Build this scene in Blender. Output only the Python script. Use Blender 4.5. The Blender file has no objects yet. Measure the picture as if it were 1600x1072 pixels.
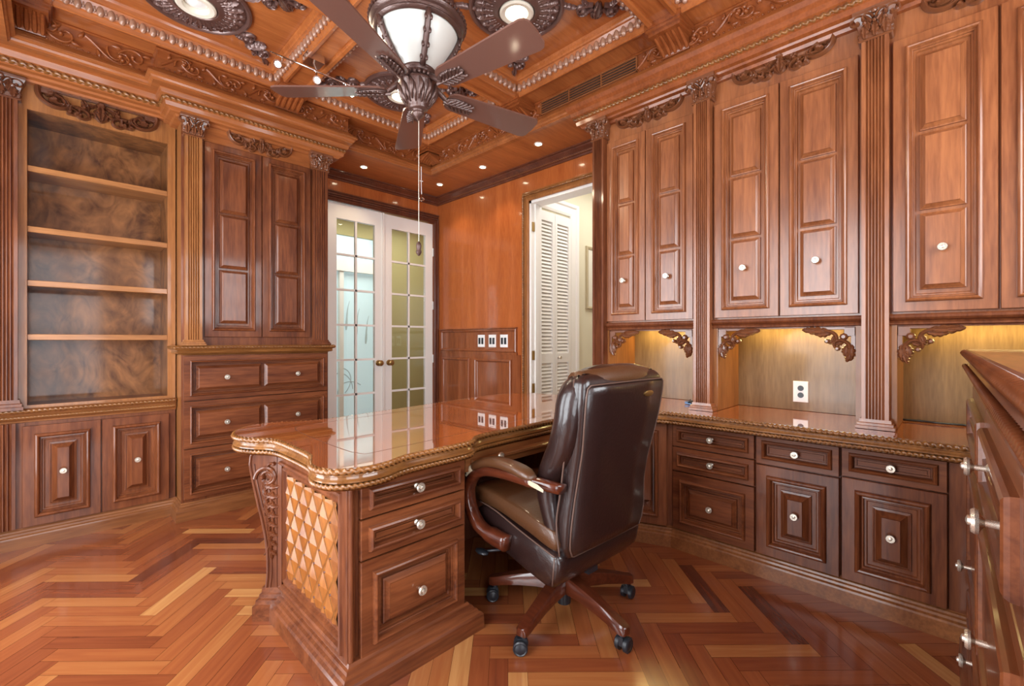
import bpy, math, random
from math import sin, cos, pi, radians, sqrt, atan2
random.seed(7)
S = bpy.context.scene
C = S.collection

# ------------------------------------------------------------------ camera
cam = bpy.data.cameras.new('camera'); camo = bpy.data.objects.new('camera', cam); C.objects.link(camo)
cam.sensor_width = 36; cam.lens = 705/1600*36; cam.shift_y = -4/1600; cam.clip_start = .02
YAW = radians(44.5)
camo.location = (0, 0, 1.2); camo.rotation_euler = (pi/2, 0, YAW-pi/2)
S.camera = camo
# ------------------------------------------------------------------ world + daylight through the left windows, added fill lamps elsewhere
S.view_settings.view_transform = 'Standard'; S.view_settings.look = 'None'
S.view_settings.gamma = 1; S.view_settings.exposure = 0.22
w = bpy.data.worlds.new('world'); S.world = w; w.use_nodes = True
w.node_tree.nodes['Background'].inputs[0].default_value = (.80, .90, 1, 1)
w.node_tree.nodes['Background'].inputs[1].default_value = 3.0
S.cycles.max_bounces = 8; S.cycles.diffuse_bounces = 5; S.cycles.glossy_bounces = 5
S.cycles.sample_clamp_indirect = 6; S.cycles.caustics_reflective = False; S.cycles.caustics_refractive = False
def area(name, loc, rot, sx, sy, power, col=(1, 1, 1), spread=pi):
    l = bpy.data.lights.new(name, 'AREA'); l.shape = 'RECTANGLE'; l.size = sx; l.size_y = sy
    l.energy = power; l.color = col; l.spread = spread
    o = bpy.data.objects.new(name, l); C.objects.link(o); o.location = loc; o.rotation_euler = rot
    return o
DAY = (.95, .975, 1)
area('window_daylight_and_fill', (-.88, 1.05, 1.35), (0, -pi/2, 0), 2.3, 1.3, 72, DAY)      # two tall windows in the left wall
area('window_daylight_and_fill', (-.88, 2.75, 1.35), (0, -pi/2, 0), 2.3, 1.3, 72, DAY)
area('window_daylight_and_fill', (1.70, -.78, 1.95), (pi/2, 0, 0), 1.5, 1.1, 40, DAY)      # added fill lamp, set in an invented window over the near chest
area('window_daylight_and_fill', (-.05, -.78, 1.35), (pi/2, 0, 0), 1.2, 2.3, 40, DAY)      # added fill lamp, posing as an unseen window behind the camera
area('hall_fill_light', (3.0, 5.3, 2.95), (0, 0, 0), 2.4, 1.2, 45, (1, .97, .9))  # added lamp to brighten the hall, no fixture modelled
area('corridor_fill_light', (4.0, 2.1, 2.9), (0, 0, 0), 1.2, .8, 19, (1, .97, .92))  # likewise added, lights the corridor beyond the doorway

# ------------------------------------------------------------------ materials
def nodes(name):
    m = bpy.data.materials.new(name); m.use_nodes = True
    nt = m.node_tree; b = nt.nodes['Principled BSDF']
    return m, nt, b
def plain(name, col, rough=.5, metal=0, spec=.5, coat=0, emit=None, es=0, noise=0):
    m, nt, b = nodes(name)
    b.inputs['Base Color'].default_value = (*col, 1); b.inputs['Roughness'].default_value = rough
    b.inputs['Metallic'].default_value = metal; b.inputs['Specular IOR Level'].default_value = spec
    b.inputs['Coat Weight'].default_value = coat; b.inputs['Coat Roughness'].default_value = .08
    if emit: b.inputs['Emission Color'].default_value = (*emit, 1); b.inputs['Emission Strength'].default_value = es
    t = nt.nodes.new('ShaderNodeTexNoise'); t.inputs['Scale'].default_value = 40; t.inputs['Detail'].default_value = 4
    mp = nt.nodes.new('ShaderNodeMapRange'); mp.inputs[3].default_value = rough*.85; mp.inputs[4].default_value = min(1, rough*1.15)
    nt.links.new(t.outputs['Fac'], mp.inputs[0]); nt.links.new(mp.outputs[0], b.inputs['Roughness'])
    if noise:
        bp = nt.nodes.new('ShaderNodeBump'); bp.inputs['Strength'].default_value = noise; bp.inputs['Distance'].default_value = .004
        nt.links.new(t.outputs['Fac'], bp.inputs['Height']); nt.links.new(bp.outputs[0], b.inputs['Normal'])
    return m
def wood(name, dark, light, axis='Z', rough=.28, coat=.35, fine=1.0, burl=0, coatr=.09, coati=1.5):
    m, nt, b = nodes(name); L = nt.links.new
    tc = nt.nodes.new('ShaderNodeTexCoord'); mp = nt.nodes.new('ShaderNodeMapping')
    sc = {'Z': (9, 9, .9), 'X': (.9, 9, 9), 'Y': (9, .9, 9)}[axis]
    if burl: sc = (1.7, 1.7, 1.1)
    mp.inputs['Scale'].default_value = sc; L(tc.outputs['Object'], mp.inputs[0])
    n1 = nt.nodes.new('ShaderNodeTexNoise'); n1.inputs['Scale'].default_value = 1.3; n1.inputs['Detail'].default_value = 5
    n1.inputs['Distortion'].default_value = 4.0 if burl else .6
    n2 = nt.nodes.new('ShaderNodeTexNoise'); n2.inputs['Scale'].default_value = 9*fine; n2.inputs['Detail'].default_value = 6
    n2.inputs['Distortion'].default_value = 3.0 if burl else .2
    L(mp.outputs[0], n1.inputs[0]); L(mp.outputs[0], n2.inputs[0])
    mx = nt.nodes.new('ShaderNodeMix'); mx.data_type = 'FLOAT'; mx.inputs[0].default_value = .45
    L(n1.outputs['Fac'], mx.inputs[2]); L(n2.outputs['Fac'], mx.inputs[3])
    r = nt.nodes.new('ShaderNodeValToRGB'); r.color_ramp.elements[0].position = .34; r.color_ramp.elements[1].position = .66
    r.color_ramp.elements[0].color = (*dark, 1); r.color_ramp.elements[1].color = (*light, 1)
    L(mx.outputs[0], r.inputs[0]); L(r.outputs[0], b.inputs['Base Color'])
    b.inputs['Roughness'].default_value = rough+.10; b.inputs['Specular IOR Level'].default_value = .22
    b.inputs['Coat Weight'].default_value = coat; b.inputs['Coat Roughness'].default_value = coatr; b.inputs['Coat IOR'].default_value = coati
    bp = nt.nodes.new('ShaderNodeBump'); bp.inputs['Strength'].default_value = .06; bp.inputs['Distance'].default_value = .002
    L(n2.outputs['Fac'], bp.inputs['Height']); L(bp.outputs[0], b.inputs['Normal'])
    return m
CAB_D, CAB_L = (.070, .0170, .0065), (.205, .063, .022)
W = dict(
    cabz=wood('cabinet_wood_upright', CAB_D, CAB_L, 'Z'),
    cabx=wood('cabinet_wood_along_x', CAB_D, CAB_L, 'X'),
    caby=wood('cabinet_wood_along_y', CAB_D, CAB_L, 'Y'),
    upz=wood('upper_cabinet_wood', (.150, .044, .015), (.330, .118, .042), 'Z', rough=.25, coat=1.0, coatr=.24),
    gold=wood('golden_wood', (.130, .042, .013), (.260, .098, .032), 'X', rough=.3),
    goldz=wood('golden_wood_upright', (.190, .068, .019), (.350, .140, .042), 'Z', rough=.3),
    goldx=wood('shelf_wood', (.230, .090, .028), (.400, .170, .055), 'X', rough=.3),
    edge=wood('worktop_edge_wood', (.120, .042, .011), (.290, .122, .034), 'X', rough=.2, coat=.7),
    wallz=wood('wall_veneer', (.300, .070, .016), (.460, .132, .034), 'Z', rough=.22, coat=.5, fine=1.5),
    ceil=wood('ceiling_veneer', (.280, .078, .020), (.460, .150, .042), 'X', rough=.2, coat=.6),
    ceilm=wood('ceiling_moulding_wood', (.210, .062, .017), (.380, .125, .036), 'X', rough=.28, coat=.4),
    friez=wood('carved_frieze_wood', (.170, .042, .011), (.310, .088, .024), 'X', rough=.28, coat=.5),
    wains=wood('wainscot_wood', (.150, .038, .013), (.300, .090, .030), 'Z', rough=.22, coat=.6),
    dark=wood('dark_trim_wood', (.070, .020, .011), (.140, .042, .020), 'Z', rough=.25, coat=.5),
    top=wood('worktop_wood', (.300, .070, .018), (.480, .135, .036), 'X', rough=.06, coat=1, coatr=.006, coati=3.8),
    book=wood('bookcase_back_wood', (.070, .022, .006), (.300, .120, .038), 'Z', rough=.3, burl=1, coat=.35, fine=.5),
    niche=wood('niche_back_wood', (.150, .086, .038), (.270, .165, .075), 'Z', rough=.3, coat=.3, fine=1.4),
    light=wood('lattice_wood', (.180, .052, .009), (.340, .120, .022), 'Z', rough=.3, fine=1.3),
    chairw=wood('chair_wood', (.045, .009, .004), (.115, .026, .010), 'Y', rough=.18, coat=.9),
)
carve = plain('carved_walnut', (.105, .034, .015), .30, coat=.45)
carvel = plain('carved_walnut_light', (.160, .054, .021), .30, coat=.45)
fcarve = plain('carved_bronze', (.140, .075, .062), .3, metal=.35, coat=.3)
egg = plain('egg_moulding_wood', (.360, .190, .120), .22, coat=.7)
knobm = plain('brushed_nickel', (.70, .64, .54), .28, metal=.75)
brass = plain('aged_brass', (.42, .27, .10), .32, metal=.9)
white = plain('white_door_paint', (.82, .80, .76), .35)
whitec = plain('white_plastic', (.85, .85, .83), .3)
blackp = plain('black_plastic', (.015, .017, .022), .35)
shade_black = plain('painted_shade_black', (.01, .006, .004), .8)
beige = plain('beige_wall_paint', (.70, .66, .50), .7)
olive = plain('olive_wall_paint', (.40, .35, .16), .7)
leather = plain('brown_leather', (.017, .0075, .0068), .30, coat=.45, noise=.25)
leatherb = plain('brown_leather_worn', (.085, .034, .013), .36, coat=.25, noise=.3)
piping = plain('leather_piping', (.105, .060, .045), .4)
wornm = plain('worn_leather_patch', (.50, .43, .30), .6)
blade = plain('fan_blade_bronze', (.130, .062, .046), .30, coat=.7)
bronze = plain('fan_bronze', (.100, .055, .045), .3, metal=.5, coat=.3, noise=.4)
frost = plain('frosted_glass', (.62, .63, .58), .35, coat=.2)
lampm = plain('lamp_lens', (1, .93, .75), .3, emit=(1, .86, .60), es=9)
spotm = plain('spotlight_lens', (1, .95, .85), .3, emit=(1, .88, .62), es=40)
lampw = plain('lamp_trim', (.75, .70, .58), .35)
chrome = plain('polished_chrome', (.85, .85, .85), .1, metal=1)
slatm = plain('vent_slat_wood', (.26, .09, .03), .35)
bluep = plain('blue_plastic', (.03, .13, .33), .3)
canvas = plain('picture_canvas', (.72, .70, .60), .6)
framem = plain('picture_frame_gilt', (.45, .38, .24), .4)
def glassm(name, col=(1, 1, 1), alpha=.12):
    m, nt, b = nodes(name); nt.nodes.remove(b)
    out = nt.nodes['Material Output']; t = nt.nodes.new('ShaderNodeBsdfTransparent'); g = nt.nodes.new('ShaderNodeBsdfGlossy')
    g.inputs['Roughness'].default_value = .02; t.inputs[0].default_value = (*col, 1)
    f = nt.nodes.new('ShaderNodeFresnel'); f.inputs[0].default_value = 1.45
    mx = nt.nodes.new('ShaderNodeMixShader'); nt.links.new(f.outputs[0], mx.inputs[0])
    nt.links.new(t.outputs[0], mx.inputs[1]); nt.links.new(g.outputs[0], mx.inputs[2]); nt.links.new(mx.outputs[0], out.inputs[0])
    return m
glass = glassm('clear_pane_glass', (.97, .99, .98))
etched = plain('etched_daylit_glass', (.55, .70, .74), .4, emit=(.58, .76, .82), es=.30)
etchline = plain('etched_pattern', (.45, .56, .58), .5)

def floor_mat():
    m, nt, b = nodes('herringbone_parquet'); L = nt.links.new
    at = nt.nodes.new('ShaderNodeAttribute'); at.attribute_name = 'tone'
    uv = nt.nodes.new('ShaderNodeUVMap'); mp = nt.nodes.new('ShaderNodeMapping'); mp.inputs['Scale'].default_value = (3, 45, 1)
    L(uv.outputs[0], mp.inputs[0])
    n = nt.nodes.new('ShaderNodeTexNoise'); n.inputs['Scale'].default_value = 1; n.inputs['Detail'].default_value = 5; n.inputs['Distortion'].default_value = .6
    L(mp.outputs[0], n.inputs[0])
    r = nt.nodes.new('ShaderNodeValToRGB'); e = r.color_ramp.elements
    e[0].position = 0; e[0].color = (.085, .022, .012, 1); e[1].position = 1; e[1].color = (.50, .245, .085, 1)
    for p, c in ((.22, (.185, .045, .017, 1)), (.55, (.285, .082, .026, 1)), (.8, (.36, .135, .042, 1))):
        x = e.new(p); x.color = c
    ad = nt.nodes.new('ShaderNodeMath'); ad.operation = 'MULTIPLY_ADD'; ad.inputs[1].default_value = .42; ad.inputs[2].default_value = -.21
    L(n.outputs['Fac'], ad.inputs[0])
    s = nt.nodes.new('ShaderNodeMath'); s.operation = 'ADD'; L(ad.outputs[0], s.inputs[0]); L(at.outputs['Fac'], s.inputs[1])
    L(s.outputs[0], r.inputs[0]); L(r.outputs[0], b.inputs['Base Color'])
    b.inputs['Roughness'].default_value = .22; b.inputs['Coat Weight'].default_value = .5; b.inputs['Coat Roughness'].default_value = .12
    return m
floorm = floor_mat()

# ------------------------------------------------------------------ mesh helpers
def Fplane(ox, oy, deg, oz=0):
    a = radians(deg); ux, uy = cos(a), sin(a); wx, wy = sin(a), -cos(a)
    return lambda u, v, w: (ox+u*ux+w*wx, oy+u*uy+w*wy, oz+v)
def FR(X): return lambda u, v, w: (X-w, -u, v)       # wall facing -X, u = -Y
def FL(Y): return lambda u, v, w: (u, Y-w, v)        # wall facing -Y, u = X
def FC(z): return lambda u, v, w: (u, -v, z-w)       # ceiling, facing down
def FU(z): return lambda u, v, w: (u, v, z+w)        # facing up
ID = lambda x, y, z: (x, y, z)
ROOT = {}
class M:
    def __init__(s): s.v = []; s.f = []; s.mi = []; s.m = 0
    def add(s, vs, fs):
        n = len(s.v); s.v += vs
        for f in fs: s.f.append(tuple(i+n for i in f)); s.mi.append(s.m)
    def box(s, F, u0, u1, v0, v1, w0, w1):
        P = [F(u, v, w) for w in (w0, w1) for v in (v0, v1) for u in (u0, u1)]
        s.add(P, [(1, 0, 2, 3), (4, 5, 7, 6), (0, 1, 5, 4), (2, 6, 7, 3), (0, 4, 6, 2), (1, 3, 7, 5)])
    def rings(s, F, u0, u1, v0, v1, prof, cap=True):
        P = []
        for i, w in prof: P += [F(u0+i, v0+i, w), F(u1-i, v0+i, w), F(u1-i, v1-i, w), F(u0+i, v1-i, w)]
        fs = []
        for k in range(len(prof)-1):
            for j in range(4):
                a = 4*k+j; b = 4*k+(j+1) % 4; fs.append((a, b, b+4, a+4))
        if cap: k = 4*(len(prof)-1); fs.append((k, k+1, k+2, k+3))
        s.add(P, fs)
    def tube(s, pts, rad, n=8, cap=True, flat=1.0, closed=False, rope=0, pitch=.02):
        N = len(pts); base = len(s.v); acc = 0
        up0 = None
        for i, p in enumerate(pts):
            if closed: a, b = pts[i-1], pts[(i+1) % N]
            else: a, b = pts[max(0, i-1)], pts[min(N-1, i+1)]
            t = [b[k]-a[k] for k in range(3)]; l = sqrt(sum(x*x for x in t)) or 1; t = [x/l for x in t]
            if up0 is None: up0 = [0, 0, 1] if abs(t[2]) < .8 else [1, 0, 0]
            d = sum(up0[k]*t[k] for k in range(3)); nn = [up0[k]-d*t[k] for k in range(3)]
            l = sqrt(sum(x*x for x in nn)) or 1; nn = [x/l for x in nn]; up0 = nn
            bb = [t[1]*nn[2]-t[2]*nn[1], t[2]*nn[0]-t[0]*nn[2], t[0]*nn[1]-t[1]*nn[0]]
            if i: acc += sqrt(sum((p[k]-pts[i-1][k])**2 for k in range(3)))
            r = rad[i] if hasattr(rad, '__len__') else rad
            for j in range(n):
                th = 2*pi*j/n; rr = r
                if rope: rr = r*(1+rope*cos(2*th-2*pi*acc/pitch))
                c_, s_ = cos(th)*rr*flat, sin(th)*rr
                s.v.append(tuple(p[k]+nn[k]*c_+bb[k]*s_ for k in range(3)))
        R = N if closed else N-1
        for i in range(R):
            for j in range(n):
                a = base+i*n+j; b = base+i*n+(j+1) % n; c = base+((i+1) % N)*n+(j+1) % n; d = base+((i+1) % N)*n+j
                s.f.append((a, d, c, b)); s.mi.append(s.m)
        if cap and not closed:
            s.f.append(tuple(base+j for j in range(n))); s.mi.append(s.m)
            s.f.append(tuple(base+(N-1)*n+n-1-j for j in range(n))); s.mi.append(s.m)
    def ribbon(s, F, pts, rad, h, w0=0, n=5, groove=0):
        """half-round relief strip lying on the surface of F"""
        base = len(s.v); N = len(pts)
        for i, (x, y) in enumerate(pts):
            a, b = pts[max(0, i-1)], pts[min(N-1, i+1)]
            tx, ty = b[0]-a[0], b[1]-a[1]; l = sqrt(tx*tx+ty*ty) or 1; nx, ny = -ty/l, tx/l
            r = rad[i]; hh = h*min(1, r/max(rad)+.25)
            for j in range(n):
                th = pi*j/(n-1); q = cos(th)*r
                s.v.append(F(x-nx*q, y-ny*q, w0+sin(th)*hh*(1-groove*math.exp(-((th-pi/2)/.4)**2))))
        for i in range(N-1):
            for j in range(n-1):
                a = base+i*n+j; s.f.append((a, a+n, a+n+1, a+1)); s.mi.append(s.m)
    def lathe(s, F, cu, cv, prof, n=16, cap=True, sweep=2*pi, flute=0, nf=0):
        P = []
        for r, w_ in prof:
            for j in range(n):
                a = 2*pi*j/n; rr = r*(1+(flute*cos(nf*a) if flute else 0))
                P.append(F(cu+rr*cos(a), cv+rr*sin(a), w_))
        fs = []
        for k in range(len(prof)-1):
            for j in range(n):
                a = k*n+j; b = k*n+(j+1) % n; fs.append((a, b, b+n, a+n))
        if cap:
            k = (len(prof)-1)*n; fs.append(tuple(k+j for j in range(n)))
        s.add(P, fs)
    def ball(s, c, rx, ry, rz, n=8, m=5):
        P = [(c[0], c[1], c[2]+rz)]
        for i in range(1, m):
            a = pi*i/m
            for j in range(n): b = 2*pi*j/n; P.append((c[0]+rx*sin(a)*cos(b), c[1]+ry*sin(a)*sin(b), c[2]+rz*cos(a)))
        P.append((c[0], c[1], c[2]-rz)); fs = []
        for j in range(n): fs.append((0, 1+j, 1+(j+1) % n))
        for i in range(m-2):
            for j in range(n): a = 1+i*n+j; b = 1+i*n+(j+1) % n; fs.append((a, a+n, b+n, b))
        q = 1+(m-2)*n; e = len(P)-1
        for j in range(n): fs.append((q+j, e, q+(j+1) % n))
        s.add(P, fs)
    def loft(s, secs, cap=True):
        n = len(secs[0]); P = [p for q in secs for p in q]; fs = []
        for k in range(len(secs)-1):
            for j in range(n): a = k*n+j; b = k*n+(j+1) % n; fs.append((a, b, b+n, a+n))
        if cap: fs.append(tuple(range(n-1, -1, -1))); k = (len(secs)-1)*n; fs.append(tuple(k+j for j in range(n)))
        s.add(P, fs)
    def strip(s, prof, path, closed=False):
        """sweep profile [(out, z)] along plan path [(x, y)], mitred; out is to the right of travel"""
        N = len(path); n = len(prof); base = len(s.v)
        for i, (x, y) in enumerate(path):
            def nrm(a, b):
                dx, dy = b[0]-a[0], b[1]-a[1]; l = sqrt(dx*dx+dy*dy) or 1; return (dy/l, -dx/l)
            if closed or 0 < i < N-1:
                n1 = nrm(path[i-1], path[i]); n2 = nrm(path[i], path[(i+1) % N])
                d = 1+n1[0]*n2[0]+n1[1]*n2[1]; d = max(d, .25); mx, my = (n1[0]+n2[0])/d, (n1[1]+n2[1])/d
            else:
                mx, my = nrm(path[0], path[1]) if i == 0 else nrm(path[-2], path[-1])
            for o_, z in prof: s.v.append((x+mx*o_, y+my*o_, z))
        for i in range(N if closed else N-1):
            for j in range(n-1):
                a = base+i*n+j; c = base+((i+1) % N)*n+j
                s.f.append((a, a+1, c+1, c)); s.mi.append(s.m)
    def build(s, name, mat, parent=None, smooth=False, tagd=None):
        me = bpy.data.meshes.new(name); o = bpy.data.objects.new(name, me); C.objects.link(o)
        off = ROOT.get(parent.name, (0, 0, 0)) if parent else (0, 0, 0)
        me.from_pydata([(v[0]-off[0], v[1]-off[1], v[2]-off[2]) for v in s.v], [], s.f)
        for m_ in (mat if isinstance(mat, (list, tuple)) else [mat]): me.materials.append(m_)
        if any(s.mi): me.polygons.foreach_set('material_index', s.mi)
        if smooth:
            me.polygons.foreach_set('use_smooth', [True]*len(me.polygons))
            if smooth != 'all':
                try: me.set_sharp_from_angle(angle=radians(38))
                except Exception: pass
        me.update()
        ROOT[o.name] = off
        if parent: o.parent = parent
        return o
def thing(name, label, cat, loc, group=None):
    o = bpy.data.objects.new(name, None); C.objects.link(o); o.location = loc; o.empty_display_size = .1
    o['label'] = label; o['category'] = cat
    if group: o['group'] = group
    ROOT[o.name] = tuple(loc); return o
def tag(o, label, cat, group=None):
    o['label'] = label; o['category'] = cat
    if group: o['group'] = group
    return o
def struct(o): o['kind'] = 'structure'; return o
def setloc(o, loc):
    """give a single-mesh thing its own origin"""
    for v in o.data.vertices: v.co.x -= loc[0]; v.co.y -= loc[1]; v.co.z -= loc[2]
    o.location = loc; return o
def dup(root, loc, label=None, rz=0):
    r = root.copy(); C.objects.link(r); r.location = loc; r.rotation_euler[2] = root.rotation_euler[2]+rz
    if label: r['label'] = label
    for ch in list(root.children):
        c = ch.copy(); C.objects.link(c); c.parent = r
        for g in list(ch.children):
            d = g.copy(); C.objects.link(d); d.parent = c
    return r

def smooth_path(pts, closed=False, step=.02):
    out = []; N = len(pts)
    for i in range(N if closed else N-1):
        p0 = pts[(i-1) % N] if closed or i > 0 else pts[i]; p1 = pts[i]; p2 = pts[(i+1) % N]
        p3 = pts[(i+2) % N] if closed or i+2 < N else p2
        L = sqrt(sum((p2[k]-p1[k])**2 for k in range(len(p1)))); n = max(1, int(L/step))
        for j in range(n):
            t = j/n; t2 = t*t; t3 = t2*t
            out.append(tuple(.5*(2*p1[k]+(p2[k]-p0[k])*t+(2*p0[k]-5*p1[k]+4*p2[k]-p3[k])*t2+(3*p1[k]-p0[k]-3*p2[k]+p3[k])*t3) for k in range(len(p1))))
    if not closed: out.append(tuple(pts[-1]))
    return out
# ------- relief carving
def curl(x, y, hd, L, k0, k1, n=18, pw=1.6):
    """a strip whose curvature grows from k0 to k1 (1/m)"""
    pts = [(x, y)]; h = radians(hd); ds = L/n
    for i in range(n):
        k = k0+(k1-k0)*((i+.5)/n)**pw; h += k*ds; x += cos(h)*ds; y += sin(h)*ds; pts.append((x, y))
    return pts
def carve_curl(m, F, x, y, hd, L, k0, k1, r0, r1, h, w0=0, n=16, knob=True, sx=1, pw=1.6):
    p = curl(x, y, hd, L, k0, k1, n, pw); p = [(sx*a, b) for a, b in p]
    if sx < 0: p = p[::-1]; rr = [r1+(r0-r1)*(i/n) for i in range(n+1)]
    else: rr = [r0+(r1-r0)*(i/n) for i in range(n+1)]
    m.ribbon(F, p, rr, h, w0)
    e = p[0] if sx < 0 else p[-1]
    if knob: m.lathe(F, e[0], e[1], [(r0*1.25, w0), (r0*1.15, w0+h), (r0*.6, w0+h*1.5)], 7)
def carve_leaf(m, F, x, y, hd, L, k, r, h, w0=0, n=12, sx=1):
    p = curl(x, y, hd, L, k, k, n); p = [(sx*a, b) for a, b in p]
    rr = [r*(.25+sin(pi*min(1, (i+.6)/n*.95))) * 1.05 * (1 if i % 3 else .72) for i in range(n+1)]
    if sx < 0: p = p[::-1]; rr = rr[::-1]
    m.ribbon(F, p, rr, h*1.15, w0, 7, .5)
def offsetF(F, du, dv, dw=0, rot=0, sc=1):
    c_, s_ = cos(rot), sin(rot)
    return lambda u, v, w: F(du+(u*c_-v*s_)*sc, dv+(u*s_+v*c_)*sc, dw+w*sc)
def scroll_valance(m, F, cu, vt, W, w0=0):
    """carved spray hanging from the cornice: centre cu, top vt, total width W"""
    s = W/2; G = lambda u, v, w: F(cu+u*s, vt+v*s*(.84 if W < .46 else .72), w0+w*s)
    m.box(G, -.97, .97, -.13, 0, 0, .05)
    for i in range(26):
        u = -.93+1.86*i/25; m.lathe(G, u, -.065+.03*(i % 2), [(.035, .05), (.03, .075), (.01, .085)], 6)
    for sx in (-1, 1):
        m.rings(G, min(sx*.72, sx*.98), max(sx*.72, sx*.98), -.26, -.10, [(0, 0), (.02, .07), (.05, .075)])
        carve_curl(m, G, .95, -.06, -80, 1.25, -1.2, -11, .060, .030, .12, 0, 20, sx=sx)
        carve_curl(m, G, .70, -.20, 200, .62, 3.5, 14, .050, .026, .11, 0, sx=sx)
        carve_curl(m, G, .78, -.42, 190, .55, -1.5, 2.0, .045, .040, .10, 0, knob=False, sx=sx)
        carve_curl(m, G, .42, -.44, 160, .62, 4.5, 13, .044, .024, .12, 0, sx=sx)
        carve_curl(m, G, .46, -.40, -70, .34, -2, -15, .045, .028, .10, 0, sx=sx)
        carve_curl(m, G, .36, -.40, -110, .36, 2, 15, .045, .028, .10, 0, sx=sx)
        carve_leaf(m, G, .60, -.18, -30, .26, -2, .05, .09, sx=sx)
        carve_leaf(m, G, .30, -.14, -120, .34, 1.6, .06, .10, sx=sx)
        carve_leaf(m, G, .06, -.30, -70, .40, -2.5, .055, .11, sx=sx)
        carve_leaf(m, G, .04, -.20, -20, .34, -1, .05, .10, sx=sx)
    carve_leaf(m, G, 0, -.16, -90, .50, 0, .075, .14)
    for sx in (-1, 1):
        carve_curl(m, G, .02, -.34, -62, .36, 1.5, 16, .040, .022, .11, 0, sx=sx); carve_curl(m, G, .60, -.52, 150, .34, 3, 16, .036, .022, .10, 0, sx=sx); carve_leaf(m, G, .84, -.30, 120, .26, 2, .05, .09, sx=sx)
    m.lathe(G, 0, -.18, [(.08, 0), (.075, .10), (.04, .15)], 8)
def corner_spray(m, F, cu, vt, sx, L=.17, w0=0):
    """leaf bracket in the upper corner of a niche; sx=+1 grows to +u"""
    G = offsetF(F, cu, vt, w0, 0, L)
    G2 = (lambda u, v, w: G(u*sx, v, w))
    def rb(p, r, h):
        n = len(p)
        m.ribbon(G, [(a*sx, b) for a, b in (p if sx > 0 else p[::-1])], r if sx > 0 else r[::-1], h)
    def cc(x, y, hd, ln, k0, k1, r0, r1, h=.1):
        carve_curl(m, G, x, y, hd, ln, k0, k1, r0, r1, h, sx=sx)
    def cl(x, y, hd, ln, k, r, h=.1): carve_leaf(m, G, x, y, hd, ln, k, r, h, sx=sx)
    m.rings(G, min(0, sx*.24), max(0, sx*.24), -.24, 0, [(0, 0), (.02, .05)])
    m.rings(G, min(.2*sx, sx*1.0), max(.2*sx, sx*1.0), -.07, 0, [(0, 0), (.01, .04)]); m.rings(G, min(0, sx*.10), max(0, sx*.10), -.72, -.2, [(0, 0), (.01, .04)])
    cc(.10, -.52, 80, .62, -3, -13, .05, .03); cc(.62, -.10, 175, .62, 3, 13, .05, .03)
    cl(.55, -.07, -8, .55, .5, .085); cl(.48, -.14, -20, .38, 1.5, .07); cl(.80, -.06, -3, .30, .3, .06)
    cl(.09, -.42, -92, .40, .4, .085); cl(.17, -.44, -70, .28, -1.5, .07); cl(.12, -.60, -80, .26, .5, .06)
    cl(.40, -.20, -60, .22, -2, .05); cl(.24, -.36, -35, .20, 2, .05)
    m.lathe(G, sx*.23, -.24, [(.09, 0), (.085, .08), (.04, .13)], 8)
def frieze_scroll(m, F, u0, u1, v0, v1, w0=.004, h=.020, unit=.26):
    n = max(1, round((u1-u0)/unit)); L = (u1-u0)/n; H = v1-v0
    for i in range(n):
        G = offsetF(F, u0+i*L, (v0+v1)/2, w0, 0, 1); r = H*.085; f = H*.5
        up = 1 if i % 2 == 0 else -1
        K = (lambda G_, up_: (lambda u, v, w: G_(u, v*up_, w)))(G, up)
        def cc(x, y, hd, ln, k0, k1, r0=1, r1=.6):
            p = curl(x, y, hd, ln, k0, k1, 14)
            if up < 0: m.ribbon(K, p[::-1], [r*(r1+(r0-r1)*j/14) for j in range(15)], h, 0, 4)
            else: m.ribbon(K, p, [r*(r0+(r1-r0)*j/14) for j in range(15)], h, 0, 4)
            m.lathe(K, p[-1][0], p[-1][1], [(r*1.6, 0), (r*1.3, h), (r*.5, h*1.3)], 6)
        cc(0, -f*.75, 25, L*1.15, 2/L, -14/L*1.2)
        cc(L*.45, f*.10, -60, L*.75, 2/L, 16/L)
        cc(L*.30, -f*.35, 100, L*.40, -3/L, -18/L, .8, .5)
        for (a, b, d) in ((.15, .30, 60), (.55, .55, 20), (.80, -.50, -30), (.90, .35, 45), (.35, -.7, -10)):
            p = curl(L*a, f*b, d, L*.16, 2/L, 6/L, 5); m.ribbon(K, p if up > 0 else p[::-1], [r*.5, r*1.3, r*1.5, r*1.2, r*.8, r*.3], h*.9, 0, 4)
    m2 = int((u1-u0)/.028)
    for i in range(m2):
        m.lathe(F, u0+(i+.5)*(u1-u0)/m2, v0-.004, [(.006, w0), (.005, w0+.006), (.002, w0+.008)], 5)
def rope(m, pts, r, pitch=.022, closed=False, step=.0035, n=8, amp=.42):
    q = []; N = len(pts)
    segs = [(pts[i], pts[(i+1) % N]) for i in range(N if closed else N-1)]
    carry = 0
    for a, b in segs:
        L = sqrt(sum((b[k]-a[k])**2 for k in range(3))); t = carry
        while t < L: q.append(tuple(a[k]+(b[k]-a[k])*t/L for k in range(3))); t += step
        carry = t-L
    m.tube(q, r, n, rope=amp, pitch=pitch, cap=True)

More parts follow.
